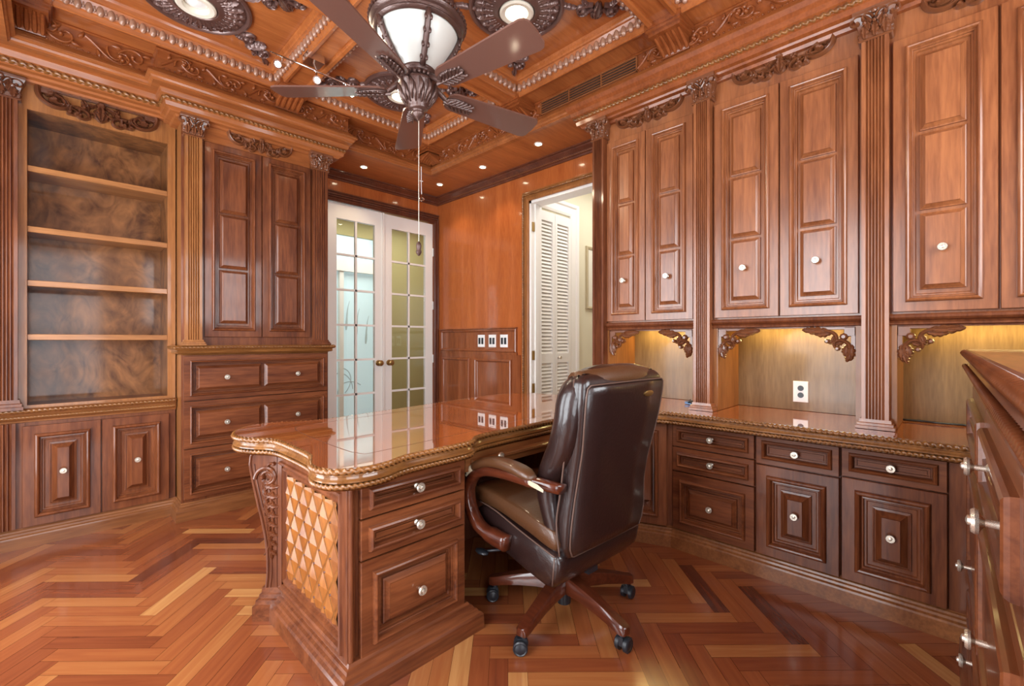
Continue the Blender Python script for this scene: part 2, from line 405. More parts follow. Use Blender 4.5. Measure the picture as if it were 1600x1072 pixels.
# ------- joinery
P_DOOR = [(0, 0), (0, .018), (.002, .021), (.042, .021), (.043, .030), (.046, .036), (.051, .039), (.056, .037), (.059, .030), (.062, .019), (.066, .020), (.068, .018), (.069, .010), (.075, .010), (.077, .006), (.079, .001)]
P_DOORW = [(0, 0), (0, .018), (.002, .021), (.048, .021), (.049, .031), (.053, .038), (.060, .041), (.066, .038), (.070, .030), (.073, .018), (.079, .019), (.081, .016), (.082, .008), (.089, .008), (.091, .006), (.093, .003)]
P_RAISE = [(0, -.005), (.001, .006), (.005, .008), (.019, .021), (.020, .026), (.023, .026)]
P_RAISEB = [(0, -.005), (.001, .008), (.006, .009), (.007, .004), (.012, .005), (.034, .027), (.035, .032), (.040, .032)]
P_DRAW = [(0, 0), (0, .018), (.002, .021), (.026, .021), (.027, .030), (.030, .036), (.036, .039), (.041, .035), (.044, .024), (.046, .008), (.050, .008), (.051, .014), (.055, .014), (.056, .006), (.060, .006), (.061, .012), (.065, .012)]
def shift(p, w): return [(a, b+w) for a, b in p]
def door3(F, u0, u1, v0, v1, w0=0):
    m = M(); m.rings(F, u0, u1, v0, v1, shift(P_DOOR, w0))
    i = .079+.010; a0, a1 = v0+i+.006, v1-i-.006; g = .014; h = (a1-a0-2*g)/3
    for k in range(3): m.rings(F, u0+i, u1-i, a0+k*(h+g), a0+k*(h+g)+h, shift(P_RAISE, w0+.006))
    return m
def door1(F, u0, u1, v0, v1, w0=0):
    m = M(); m.rings(F, u0, u1, v0, v1, shift(P_DOORW, w0)); i = .093+.016
    m.rings(F, u0+i, u1-i, v0+i, v1-i, shift(P_RAISEB, w0+.004)); return m
def drawer1(F, u0, u1, v0, v1, w0=0):
    m = M(); m.rings(F, u0, u1, v0, v1, shift(P_DRAW, w0)); return m
def drawer_deep(F, u0, u1, v0, v1, w0=0):
    m = M(); m.rings(F, u0, u1, v0, v1, shift(P_DOOR, w0)); i = .079+.008
    m.rings(F, u0+i, u1-i, v0+i, v1-i, shift(P_RAISE, w0+.006)); return m
def drawer2(F, u0, u1, v0, v1, w0=0):
    m = M(); P = [(a*.72, b) for a, b in P_DOOR]; m.rings(F, u0, u1, v0, v1, shift(P, w0)); i = .057+.008; c_ = (u0+u1)/2
    m.rings(F, u0+i, c_-.010, v0+i, v1-i, shift(P_RAISE, w0+.006)); m.rings(F, c_+.010, u1-i, v0+i, v1-i, shift(P_RAISE, w0+.006)); return m
def knob(F, u, v, w, parent, s=1.0):
    m = M(); m.lathe(F, u, v, [(.010*s, w-.004), (.010*s, w+.002*s), (.0055*s, w+.005*s), (.0050*s, w+.020*s), (.009*s, w+.023*s), (.0165*s, w+.026*s), (.0175*s, w+.030*s), (.0150*s, w+.034*s), (.0120*s, w+.034*s), (.0110*s, w+.031*s), (.0075*s, w+.031*s), (.0065*s, w+.037*s), (.002*s, w+.039*s)], 14)
    return m.build('knob', knobm, parent, smooth=True)
def flutes(m, F, u0, u1, v0, v1, w0, w1, n=5, marg=.014):
    """pilaster shaft with n flutes, as one extruded cross-section"""
    q = [(u0, w0), (u0, w1)]; U = u1-u0-2*marg; p = U/n
    for k in range(n):
        a = u0+marg+k*p
        for t in (.10, .22, .36, .5, .64, .78, .90): q.append((a+p*t, w1-.009*sin(pi*(t-.1)/.8)))
    q += [(u1, w1), (u1, w0)]
    P = [F(u, v0, w) for u, w in q]+[F(u, v1, w) for u, w in q]; n_ = len(q)
    m.add(P, [(i, i+1, i+1+n_, i+n_) for i in range(n_-1)]+[tuple(range(n_)), tuple(range(2*n_-1, n_-1, -1))])
def capital(F, u0, u1, v0, v1, w0, w1, parent, mat):
    m = M(); H = v1-v0; c_ = (u0+u1)/2; hw = (u1-u0)/2
    sec = []
    for t, e in ((0, .002), (.04, .008), (.08, .002), (.30, .002), (.60, .010), (.85, .024), (.90, .026), (1, .026)):
        v = v0+H*t; sec.append([F(u0-e, v, w0), F(u1+e, v, w0), F(u1+e, v, w1+e), F(u0-e, v, w1+e)])
    m.loft(sec)
    for k in range(3):
        u = u0+hw*(.33+.67*k)
        carve_leaf(m, offsetF(F, u, v0+H*.08, w1), 0, 0, 90, H*.50, 0, hw*.26, .020)
        m.lathe(offsetF(F, u, v0+H*.55, w1), 0, 0, [(hw*.14, 0), (hw*.16, .022), (.002, .028)], 6)
    for k in range(2):
        u = c_+hw*(.36 if k else -.36)
        carve_leaf(m, offsetF(F, u, v0+H*.30, w1+.004), 0, 0, 90+(-14 if k else 14), H*.5, 0, hw*.2, .020)
    for sx in (-1, 1):
        G = offsetF(F, c_, v0, w1+.012)
        carve_curl(m, G, hw*.15, H*.52, 60, H*1.05, -2/H*.2, -11/H, H*.055, H*.035, .016, 0, 16, sx=sx)
        carve_curl(m, G, hw*.05, H*.62, 80, H*.55, -2/H, -14/H, H*.045, H*.03, .016, .004, 12, sx=sx)
        for v_ in (.15, .45, .7):
            carve_leaf(m, (lambda a, b, d: F((u1 if sx > 0 else u0)+sx*d, b, a)), w1*.5+w0*.5+.01, v0+H*v_, 90, H*.3, 0, .014, .012)
    m.lathe(offsetF(F, c_, v0+H*.84, w1+.022), 0, 0, [(hw*.22, 0), (hw*.2, .010), (.004, .016)], 8)
    return m.build('capital', mat, parent, smooth=True)
def pilaster(t, F, u0, u1, vb, v0, v1, vt, w0, w1, label, mat, cmat, nfl=5):
    m = M(); flutes(m, F, u0+.006, u1-.006, v0, v1, w0, w1, nfl); p = m.build('pilaster', mat, t, smooth=True)
    if label: p['label'] = label
    m = M(); sec = []
    for t_, e in ((0, .016), (.30, .016), (.34, .010), (.60, .010), (.66, .004), (1, .001)):
        v = vb+(v0-vb)*t_; sec.append([F(u0-e, v, w0), F(u1+e, v, w0), F(u1+e, v, w1+e), F(u0-e, v, w1+e)])
    m.loft(sec); m.build('base', mat, p)
    capital(F, u0, u1, v1, vt, w0, w1, p, cmat)
    return p
# ================================================================== the room
XR, YF, XL, YN, ZS = 3.07, 4.20, -.80, -.70, 2.80
# floor: herringbone planks laid at 45 degrees to the walls, each plank a face with its own tone
def make_floor():
    L_, Wd = .42, .07; v = []; f = []; tone = []; uv = []
    x0, x1, y0, y1 = XL-.1, 5.0, YN-.1, 6.3
    v += [(x0, y0, -.003), (x1, y0, -.003), (x1, y1, -.003), (x0, y1, -.003)]; f.append((0, 1, 2, 3)); tone.append(0); uv += [(0, 0)]*4
    c_, s_ = cos(pi/4), sin(pi/4); g = .0006
    rnd = random.Random(3)
    # herringbone tile in (p, q) axes
    n = 6
    for i in range(-75, 76):
        for j in range(-14, 15):
            bx = i*Wd + j*L_; by = i*Wd - j*L_
            for kind in (0, 1):
                if kind == 0: a0, b0, a1, b1 = bx, by, bx+L_, by+Wd
                else: a0, b0, a1, b1 = bx-Wd+Wd, by+Wd, bx+Wd, by+Wd+L_
                a0 += g; b0 += g; a1 -= g; b1 -= g
                q = [(a0, b0), (a1, b0), (a1, b1), (a0, b1)]
                P = [(p*c_-r*s_+1.5, p*s_+r*c_+1.5, 0) for p, r in q]
                cx = sum(p[0] for p in P)/4; cy_ = sum(p[1] for p in P)/4
                if not (x0+.2 < cx < x1-.2 and y0+.2 < cy_ < y1-.2): continue
                k = len(v); v += P; f.append((k, k+1, k+2, k+3)); t = rnd.random()
                tone.append(.18+.62*t if rnd.random() > .10 else rnd.choice((.06, .92)))
                o1, o2 = rnd.random()*9, rnd.random()*9
                uv += [(o1, o2), (o1+L_, o2), (o1+L_, o2+Wd), (o1, o2+Wd)] if kind == 0 else [(o1, o2), (o1, o2+Wd), (o1+L_, o2+Wd), (o1+L_, o2)]
    me = bpy.data.meshes.new('floor'); me.from_pydata(v, [], f); o = bpy.data.objects.new('floor', me); C.objects.link(o)
    me.materials.append(floorm); a = me.attributes.new('tone', 'FLOAT', 'FACE'); a.data.foreach_set('value', tone)
    ul = me.uv_layers.new(name='UVMap'); ul.data.foreach_set('uv', [c for p in uv for c in p]); struct(o)
make_floor()

def wallbox(name, F, u0, u1, v0, v1, holes, mat, th=.12):
    """wall face at w=0, going back to w=-th, with rectangular holes (u0,u1,v0,v1)"""
    m = M(); cuts = sorted({u0, u1, *[h[0] for h in holes], *[h[1] for h in holes]})
    for a, b in zip(cuts[:-1], cuts[1:]):
        hs = sorted([h for h in holes if h[0] <= a+1e-6 and h[1] >= b-1e-6], key=lambda h: h[2]); z = v0
        for h in hs:
            if h[2] > z+1e-4: m.box(F, a, b, z, h[2], -th, 0)
            z = h[3]
        if v1 > z+1e-4: m.box(F, a, b, z, v1, -th, 0)
    return struct(m.build(name, mat))
wallbox('wall_far', FL(YF), XL-.12, XR+.12, 0, 3.2, [(1.79, 3.02, 0, 2.525)], W['wallz'])
wallbox('wall_right', FR(XR), -YF, -YN+.12, 0, 3.2, [(-2.80, -2.0, 0, 2.50)], W['wallz'])
wallbox('wall_left', Fplane(XL, 0, 90), YN-.12, YF, 0, 3.2, [(.42, 1.68, .15, 2.5), (2.12, 3.38, .15, 2.5)], W['wallz'])
wallbox('wall_near', Fplane(0, YN, 180), -XR-.12, -XL, 0, 3.2, [(-2.45, -.95, 1.40, 2.5), (-.55, .62, .15, 2.5)], W['wallz'])
def window(n, F, u0, u1, v0, v1, nu=3, nv=4):
    m = M(); t = .06; m.box(F, u0, u0+t, v0, v1, -.08, -.02); m.box(F, u1-t, u1, v0, v1, -.08, -.02)
    m.box(F, u0, u1, v0, v0+t, -.08, -.02); m.box(F, u0, u1, v1-t, v1, -.08, -.02)
    for i in range(1, nu): u = u0+(u1-u0)*i/nu; m.box(F, u-.012, u+.012, v0, v1, -.06, -.035)
    for i in range(1, nv): v = v0+(v1-v0)*i/nv; m.box(F, u0, u1, v-.012, v+.012, -.06, -.035)
    struct(m.build('window_%d' % n, white))
window(1, Fplane(XL, 0, 90), .42, 1.68, .15, 2.5); window(2, Fplane(XL, 0, 90), 2.12, 3.38, .15, 2.5)
window(3, Fplane(0, YN, 180), -2.45, -.95, 1.40, 2.5, 4, 3); window(4, Fplane(0, YN, 180), -.55, .62, .15, 2.5)  # both near-wall windows are invented, unseen openings for the fill lamps

# ------- ceiling: soffit ring, tray, six coffers
CX = [(0, 1.12), (1.30, 2.41)]; CY = [(.15, 1.09), (1.27, 2.32), (2.50, 3.45)]
TX0, TX1, TY0, TY1 = -.20, 2.60, -.02, 3.65
m = M(); F = FC(ZS)
m.box(ID, TX1, XR+.12, YN-.12, YF+.12, ZS, 3.25); m.box(ID, XL-.12, TX0, YN-.12, YF+.12, ZS, 3.25)
m.box(ID, TX0, TX1, TY1, YF+.12, ZS, 3.25); m.box(ID, TX0, TX1, YN-.12, TY0, ZS, 3.25)
struct(m.build('ceiling', W['ceil']))
m = M()
for a, b in ((TX0, 0), (1.12, 1.30), (2.41, TX1)): m.box(ID, a, b, TY0, TY1, 3.02, 3.25)
for a, b in CX:
    for c, d in ((TY0, CY[0][0]), (CY[0][1], CY[1][0]), (CY[1][1], CY[2][0]), (CY[2][1], TY1)): m.box(ID, a, b, c, d, 3.02, 3.25)
struct(m.build('ceiling', W['ceil']))
n = 1
for a, b in CX:
    for c, d in CY:
        m = M(); G = FC(3.02)
        m.rings(G, a, b, -d, -c, [(-.035, -.01), (-.035, .012), (-.028, .018), (-.010, .022), (-.004, .018), (-.001, .006), (.002, -.004), (.010, -.012), (.030, -.052), (.034, -.060), (.046, -.062), (.052, -.070), (.056, -.085), (.062, -.100)])
        struct(m.build('ceiling', W['ceil']))
        m = M(); p = .046
        for ax in (0, 1):
            lo, hi = (a, b) if ax == 0 else (c, d); k = int((hi-lo-.05)/p)
            for sgn in (0, 1):
                for i in range(k):
                    q = lo+.025+(i+.5)*(hi-lo-.05)/k; o_ = .019
                    if ax == 0: P0 = (q, (c+o_) if sgn == 0 else (d-o_), 3.050)
                    else: P0 = ((a+o_) if sgn == 0 else (b-o_), q, 3.050)
                    rx, ry = (.0185, .019) if ax == 0 else (.019, .0185)
                    m.ball(P0, rx, ry, .033, 8, 5)
                    q2 = .023
                    P1 = (P0[0]+q2, P0[1], 3.054) if ax == 0 else (P0[0], P0[1]+q2, 3.054)
                    m.ball(P1, rx*.35, ry*.7, .022, 5, 3)
                    m.ball((P0[0], P0[1], 3.076), rx*.7, ry*.7, .006, 5, 3)
        struct(m.build('trim_%d' % n, egg, smooth='all')); n += 1
# carved frieze round the tray, jogging out over the drawer cabinet
path = [(TX0, TY1), (.46, TY1), (.46, 3.53), (1.68, 3.53), (1.68, TY1), (TX1, TY1), (TX1, TY0), (TX0, TY0)]
m = M(); m.strip([(.004, 3.03), (.004, 2.80)], path, closed=True)
m.strip([(0, 3.022), (.012, 3.020), (.016, 3.010), (.008, 3.004), (0, 3.002)], path, closed=True)
m.box(ID, .46, 1.68, 3.53, 3.66, 3.005, 3.02); m.box(ID, .46, 1.68, 3.53, 3.66, 2.80, 2.82)
struct(m.build('trim_%d' % n, W['friez'])); n += 1
LIP = [(0, 2.895), (.010, 2.892), (.014, 2.884), (.030, 2.874), (.034, 2.864), (.050, 2.856), (.054, 2.846), (.060, 2.842), (.060, 2.832), (.044, 2.824), (.040, 2.812), (.030, 2.806), (.030, 2.800), (-.01, 2.799)]
m = M(); m.strip(LIP, path, closed=True); struct(m.build('trim_%d' % n, W['ceilm'])); n += 1
m = M(); v0, v1 = 2.902, 2.998
frieze_scroll(m, FL(TY1), TX0+.02, .45, v0, v1); frieze_scroll(m, FL(3.53), .47, 1.67, v0, v1); frieze_scroll(m, FL(TY1), 1.69, 2.58, v0, v1)
frieze_scroll(m, FR(TX1), -TY1+.02, -2.24, v0, v1); frieze_scroll(m, FR(TX1), -1.43, .0, v0, v1)
struct(m.build('trim_%d' % n, W['friez'], smooth='all')); n += 1
# beam ends with carved brackets where the beams meet the frieze
def beam_end(F, u0, u1, nm):
    m = M(); m.box(F, u0-.012, u1+.012, 2.975, 3.02, .0, .19)
    m.box(F, u0-.018, u1+.018, 2.990, 3.02, .0, .20); m.box(F, u0-.004, u1+.004, 2.960, 2.980, 0, .17)
    sec = []
    for t in range(7): a = t/6*pi/2; sec.append([F(u0+.01, 2.895+.065*t/6, 0), F(u1-.01, 2.895+.065*t/6, 0), F(u1-.01, 2.895+.065*t/6, .02+.12*(1-cos(a))), F(u0+.01, 2.895+.065*t/6, .02+.12*(1-cos(a)))])
    m.loft(sec)
    for k in range(5):
        u = u0+.02+(u1-u0-.04)*k/4
        m.tube([F(u, 2.898+.062*t/6, .024+.12*(1-cos(t/6*pi/2))) for t in range(7)], [.006, .011, .013, .013, .012, .011, .008], 6)
    struct(m.build('trim_%d' % nm, W['friez'], smooth=True))
for F_, a, b in ((FR(TX1), -1.27, -1.09), (FR(TX1), -2.50, -2.32), (FR(TX1), -3.63, -3.50), (FL(3.53), 1.12, 1.30), (FL(TY1), -.18, -.02), (FL(TY1), 2.44, 2.58)):
    beam_end(F_, a, b, n); n += 1
# crown where the soffit meets the panelled walls
m = M(); CR = [(0, 2.725), (.012, 2.725), (.018, 2.738), (.030, 2.744), (.034, 2.755), (.060, 2.778), (.066, 2.788), (.078, 2.790), (.080, 2.801)]
m.strip(CR, [(1.58, YF), (XR, YF), (XR, 1.80)]); struct(m.build('trim_%d' % n, W['dark'])); n += 1
m = M(); rope(m, [(XR-.026, 3.9, 2.749), (XR-.026, 1.84, 2.749)], .006, step=.006); struct(m.build('trim_%d' % n, W['gold'], smooth='all')); n += 1

# medallion lamps in the coffers
def medallion(x, y, label, on):
    t = thing('ceiling_medallion_light', label, 'ceiling light', (x, y, 3.12), 'medallion lights of the coffered ceiling')
    G = offsetF(FC(3.12), x, -y)
    m = M(); m.lathe(G, 0, 0, [(.275, 0), (.275, .016), (.262, .024), (.250, .018), (.246, .010), (.235, .016), (.17, .030), (.13, .030), (.118, .038), (.108, .040), (.100, .030), (.098, .006)], 48, cap=False)
    for k in range(24):
        a = 2*pi*k/24; H = offsetF(G, 0, 0, .012, a)
        carve_leaf(m, H, .125, 0, 0, .115, 0, .020, .026)
        H = offsetF(G, 0, 0, .014, a+pi/24); carve_curl(m, H, .155, 0, 20, .085, 4, 60, .008, .005, .018, 0, 8)
    m.build('rosette', fcarve, t, smooth=True)
    m = M(); m.lathe(G, 0, 0, [(.098, .002), (.098, .040), (.088, .046), (.066, .042), (.062, .022), (.060, .0)], 32, cap=False); m.build('trim_ring', lampw, t, smooth=True)
    m = M(); m.lathe(G, 0, 0, [(.061, .004), (.055, .016), (.03, .026), (.004, .029)], 24); m.build('lamp', lampm if on else whitec, t, smooth=True)
medallion(1.87, 1.80, 'round carved ceiling rosette with a lit lamp, beside the right-hand fan blade', True)
medallion(.565, 3.05, 'round carved ceiling rosette with an unlit lamp, over the open bookcase', False)
medallion(1.885, 3.06, 'round carved ceiling rosette half hidden behind the fan hub', True)
def spray(x, y, rot, label, sc=1):
    m = M(); G = offsetF(FC(3.12), x, -y, 0, radians(rot), .15*sc)
    for sx in (-1, 1):
        carve_curl(m, G, .15, -.05, 60, 1.1, -1, -12, .09, .05, .13, 0, sx=sx); carve_curl(m, G, .2, -.15, -10, 1.2, 1.5, 9, .08, .04, .13, 0, sx=sx)
        carve_leaf(m, G, .75, -.05, 5, .7, -1, .09, .14, sx=sx); carve_leaf(m, G, .1, .0, 80, .5, 1, .10, .15, sx=sx)
        carve_leaf(m, G, .35, -.05, -60, .4, 1, .08, .13, sx=sx)
    carve_leaf(m, G, 0, -.3, 90, .8, 0, .14, .2)
    for sx in (-1, 1): m.lathe(G, sx*1.45, -.12, [(.10, 0), (.09, .12), (.04, .17)], 8)
    o = m.build('ceiling_ornament', fcarve, smooth=True); tag(o, label, 'ceiling ornament', 'carved corner sprays of the coffers'); setloc(o, (x, y, 3.12))
names = {(0, 2): 'the coffer over the open bookcase', (1, 2): 'the far coffer behind the fan', (1, 1): 'the lit coffer right of the fan', (0, 1): 'the coffer above the camera side of the fan', (1, 0): 'the coffer over the right cabinets'}
cornname = {(0, 0): 'at the near left of ', (1, 0): 'at the near right of ', (0, 1): 'at the far left of ', (1, 1): 'at the far right of '}
for (i, j), nm in names.items():
    if (i, j) in ((0, 1), (1, 0)): continue
    a, b = CX[i]; c, d = CY[j]
    for p in (0, 1):
        for q in (0, 1):
            x = (a+.21) if p == 0 else (b-.21); y = (c+.20) if q == 0 else (d-.20)
            rot = {(0, 0): 135, (1, 0): -135, (0, 1): 45, (1, 1): -45}[(p, q)]
            spray(x, y, rot, 'carved spray '+cornname[(p, q)]+nm, 1.1)
# small downlights in the soffit
for k, (x, y, lab) in enumerate(((2.01, 3.89, 'small round downlight in the soffit above the glazed doors'), (2.78, 3.77, 'small round downlight in the soffit at the room corner'), (2.78, 3.11, 'small round downlight in the soffit over the switch panel'), (2.77, 2.42, 'small round downlight in the soffit in front of the doorway'))):
    t = thing('downlight', lab, 'downlight', (x, y, ZS), 'small downlights of the soffit'); G = offsetF(FC(ZS), x, -y)
    m = M(); m.lathe(G, 0, 0, [(.036, 0), (.036, .004), (.028, .006), (.024, .003)], 20, cap=False); m.build('trim_ring', lampw, t, smooth=True)
    m = M(); m.lathe(G, 0, 0, [(.025, .001), (.018, .006), (.003, .008)], 16); m.build('lamp', spotm, t, smooth=True)
    l = bpy.data.lights.new('downlight_beam', 'SPOT'); l.energy = 9; l.color = (1, .82, .58); l.spot_size = radians(110); l.spot_blend = .6; l.shadow_soft_size = .03
    o = bpy.data.objects.new('downlight_beam', l); C.objects.link(o); o.location = (0, 0, -.02); o.parent = t
# air vent in the frieze
t = thing('air_vent', 'long slotted wooden air vent in the carved ceiling frieze', 'air vent', (2.59, 1.835, 2.95))
G = FR(TX1-.004)
m = M(); m.box(G, -2.23, -1.44, 2.905, 2.995, 0, .002); m.build('vent_shade_sheet', shade_black, t)  # flat near-black sheet, shade behind the slats put into its colour
m = M(); m.box(G, -2.235, -1.435, 2.900, 2.908, 0, .014); m.box(G, -2.235, -1.435, 2.992, 2.998, 0, .014); m.box(G, -2.237, -2.229, 2.900, 2.998, 0, .014); m.box(G, -1.441, -1.433, 2.900, 2.998, 0, .014)
m.build('frame', slatm, t)
for z in (2.921, 2.939, 2.957, 2.975): m = M(); m.box(G, -2.23, -1.44, z, z+.0035, 0, .012); m.build('slat', slatm, t)
for u in (-1.97, -1.70): m = M(); m.box(G, u-.003, u+.003, 2.905, 2.995, 0, .014); m.build('divider', slatm, t)

# ------- far wall: glazed double doors
m = M(); F = FL(YF)
CAS = [(0, 0), (0, .020), (.012, .026), (.020, .026), (.026, .016), (.050, .016), (.054, .028), (.066, .032), (.074, .028), (.078, .010), (.095, .008), (.097, 0)]
def casing(m, F, u0, u1, v1, prof, v0=0):
    """door casing: prof (outward offset from opening, w); three mitred sides"""
    P = []
    for o_, w_ in prof: P += [F(u0-o_, v0, w_), F(u0-o_, v1+o_, w_), F(u1+o_, v1+o_, w_), F(u1+o_, v0, w_)]
    fs = []
    for k in range(len(prof)-1):
        for j in range(3): a = 4*k+j; fs.append((a, a+1, a+5, a+4))
    m.add(P, fs)
casing(m, F, 1.80, 3.01, 2.52, CAS[:-2]+[(.058, 0)] if 0 else [(0, 0), (0, .02), (.010, .026), (.018, .018), (.034, .018), (.038, .030), (.048, .032), (.054, .024), (.057, 0)])
m.box(F, 1.70, 3.066, 2.578, 2.60, 0, .022); m.box(F, 1.70, 3.066, 2.60, 2.612, 0, .034)
struct(m.build('trim_%d' % n, W['dark'])); n += 1
def glazed_leaf(u0, u1, hinge, w0, nm, knobu):
    F = FL(YF); pw = (u1-u0)
    d = bpy.data.objects.new('door_%d' % nm, None); C.objects.link(d); d.location = (u0, YF, 0); ROOT[d.name] = (u0, YF, 0); d['kind'] = 'structure'
    st = .095; mu = .020; a0, a1 = u0+st, u1-st; b0, b1 = .33, 2.37
    m = M(); m.box(F, u0, a0, 0.01, 2.51, w0-.04, w0); m.box(F, a1, u1, 0.01, 2.51, w0-.04, w0); m.box(F, a0, a1, 0.01, b0, w0-.04, w0); m.box(F, a0, a1, b1, 2.51, w0-.04, w0)
    m.build('door_frame', white, d)
    m = M(); c_ = (a0+a1)/2; rings = [(0, 0), (.006, -.006), (.008, -.014)]
    m.box(F, c_-mu/2, c_+mu/2, b0, b1, w0-.03, w0-.006)
    for k in range(1, 6): z = b0+(b1-b0)*k/6; m.box(F, a0, a1, z-mu/2, z+mu/2, w0-.03, w0-.006)
    m.build('glazing_bars', white, d)
    for i in range(2):
        for k in range(6):
            m = M(); x0 = a0 if i == 0 else c_; x1 = c_ if i == 0 else a1
            m.box(F, x0+.004, x1-.004, b0+(b1-b0)*k/6+.004, b0+(b1-b0)*(k+1)/6-.004, w0-.022, w0-.018); m.build('pane', glass, d)
    for s_ in (1,):
        m = M(); m.lathe(offsetF(F, knobu, .97, w0), 0, 0, [(.030, 0), (.030, .006), (.012, .010), (.010, .030), (.022, .036), (.030, .050), (.028, .062), (.012, .068)], 20); m.build('door_knob', brass, d, smooth=True)
    if hinge:
        for z in (.35, .95, 1.55, 2.15): m = M(); m.box(F, u1-.004, u1+.014, z, z+.09, w0-.03, w0+.004); m.build('hinge', whitec, d)
    return d
glazed_leaf(1.80, 2.388, False, -.005, 1, 2.330); glazed_leaf(2.394, 3.006, True, -.012, 2, 2.455)
m = M(); m.box(FL(YF), 2.372, 2.392, 0.01, 2.51, -.005, .010); struct(m.build('trim_%d' % n, white)); n += 1

# ------- right wall: doorway, chair-rail panels
F = FR(XR); m = M()
casing(m, F, -2.80, -1.98, 2.49, [(-.012, 0), (-.012, .018), (0, .024), (.010, .024), (.014, .016), (.030, .016), (.036, .026), (.050, .030), (.060, .026), (.064, .012), (.076, .010), (.078, 0)])
struct(m.build('trim_%d' % n, W['goldz'])); n += 1
m = M(); pts = [(XR-.034, 2.843, 0), (XR-.034, 2.843, 2.533), (XR-.034, 1.95, 2.533)]
rope(m, pts, .008, step=.005); struct(m.build('trim_%d' % n, W['edge'], smooth='all')); n += 1
m = M(); m.box(F, -2.80, -2.765, 0, 2.50, -.14, .004); m.box(F, -2.03, -1.99, 0, 2.50, -.14, .004); m.box(F, -2.80, -1.99, 2.455, 2.50, -.14, .004)
m.box(F, -2.765, -2.75, 0, 2.455, -.08, -.04); struct(m.build('trim_%d' % n, white)); n += 1
for z in (1.02, .72, 2.2): m = M(); m.box(F, -2.768, -2.758, z, z+.085, -.035, -.004); struct(m.build('trim_%d' % n, brass)); n += 1
PF = [(0, 0), (0, .012), (.004, .020), (.012, .024), (.020, .020), (.026, .010), (.030, .006), (.034, .004)]
m = M(); m.rings(F, -4.135, -2.945, 1.085, 1.315, PF); m.box(F, -4.14, -2.94, 1.315, 1.325, 0, .026); m.box(F, -4.14, -2.94, 1.062, 1.085, 0, .016)
struct(m.build('trim_%d' % n, W['wains'])); n += 1
m = M(); m.box(F, -4.18, -2.90, .10, 1.062, 0, .008)
m.rings(F, -4.10, -3.62, .20, 1.015, shift(PF, .006)); m.rings(F, -3.54, -3.01, .20, 1.015, shift(PF, .006))
m.box(F, -4.18, -2.90, 0, .12, 0, .018); struct(m.build('trim_%d' % n, W['wains'])); n += 1
for k, (y, lab) in enumerate(((3.45, 'white two-switch plate, the one nearest the glazed doors'), (3.285, 'white two-switch plate, the middle of three on the chair rail'), (3.12, 'white two-switch plate, the one nearest the doorway'))):
    t = thing('switch_plate', lab, 'light switch', (XR, y, 1.195), 'switch plates on the chair rail'); G = offsetF(FR(XR-.004), -y, 1.195, 0)
    m = M(); m.rings(G, -.052, .052, -.062, .062, [(0, 0), (0, .004), (.003, .006)]); m.build('plate', whitec, t)
    for u in (-.022, .022): m = M(); m.rings(G, u-.014, u+.014, -.032, .032, [(0, .006), (0, .010), (.003, .011)]); m.build('rocker', blackp, t)

# ------- rooms beyond
m = M(); m.box(ID, XR+.121, 5.1, 2.85, 2.97, 0, 3.1); struct(m.build('wall_corridor', beige))
m = M(); m.box(ID, 5.0, 5.1, -.5, 6.4, 0, 3.1); struct(m.build('wall_corridor_end', beige))
m = M(); m.box(ID, 3.19, 5.1, .9, 1.0, 0, 3.1); struct(m.build('wall_corridor_near', beige))
m = M(); m.box(ID, XR+.121, 5.1, .9, 6.4, 3.1, 3.2); m.box(ID, .9, XR+.121, YF+.13, 6.4, 3.1, 3.2); struct(m.build('ceiling', white))
m = M(); m.box(ID, .9, 1.0, YF+.121, 6.4, 0, 3.1); struct(m.build('wall_hall_left', beige))
m = M(); m.box(ID, 3.42, 5.1, 6.2, 6.3, 0, 3.1); m.box(ID, .9, 3.42, 6.2, 6.3, 2.70, 3.1); m.box(ID, .9, 2.3, 6.2, 6.3, 0, 2.7); struct(m.build('wall_hall_far', olive))
m = M(); m.box(ID, 3.36, 3.48, 6.10, 6.2, 0, 2.75); m.box(ID, 2.3, 3.4, 6.14, 6.2, 2.18, 2.34); m.box(ID, 2.82, 2.88, 6.16, 6.22, 0, 2.2); struct(m.build('trim_%d' % n, white)); n += 1
m = M(); m.box(ID, 2.3, 3.40, 6.22, 6.24, .05, 2.70); struct(m.build('window_5', etched))
m = M(); G = FL(6.215)
for cx in (2.58, 3.12):
    for k in range(3):
        m.ribbon(G, curl(cx-.2+.12*k, .45+.05*k, 40+50*k, .5, 3, 9, 14), [.006]*15, .003)
        m.ribbon(G, curl(cx-.18+.15*k, 1.35-.1*k, 85, .42, .4, -2, 10), [.010, .016, .018, .016, .012, .012, .010, .008, .006, .004, .003], .003)
struct(m.build('trim_%d' % n, etchline)); n += 1
# shelves with books edge seen through the right leaf
t = thing('hall_bookshelf', 'narrow cream shelf unit in the hall seen through the right glazed door', 'shelf', (4.62, 5.9, 0))
m = M(); m.box(ID, 4.45, 4.48, 5.7, 6.15, 0, 2.2); m.box(ID, 4.96, 4.99, 5.7, 6.15, 0, 2.2); m.build('side_panel', white, t)
for k in range(7): m = M(); m.box(ID, 4.48, 4.96, 5.72, 6.15, .3*k+.05, .3*k+.075); m.build('shelf', W['goldz'], t)
t = thing('picture_frame', 'gilt framed picture on the pale corridor wall, seen through the doorway', 'picture', (4.25, 2.84, 1.87))
m = M(); m.rings(FL(2.85), 4.03, 4.55, 1.54, 2.22, [(0, 0), (0, .02), (.010, .028), (.028, .022), (.030, .012)]); m.build('frame', framem, t)
m = M(); m.box(FL(2.85), 4.06, 4.52, 1.57, 2.19, 0, .013); m.build('canvas', canvas, t)
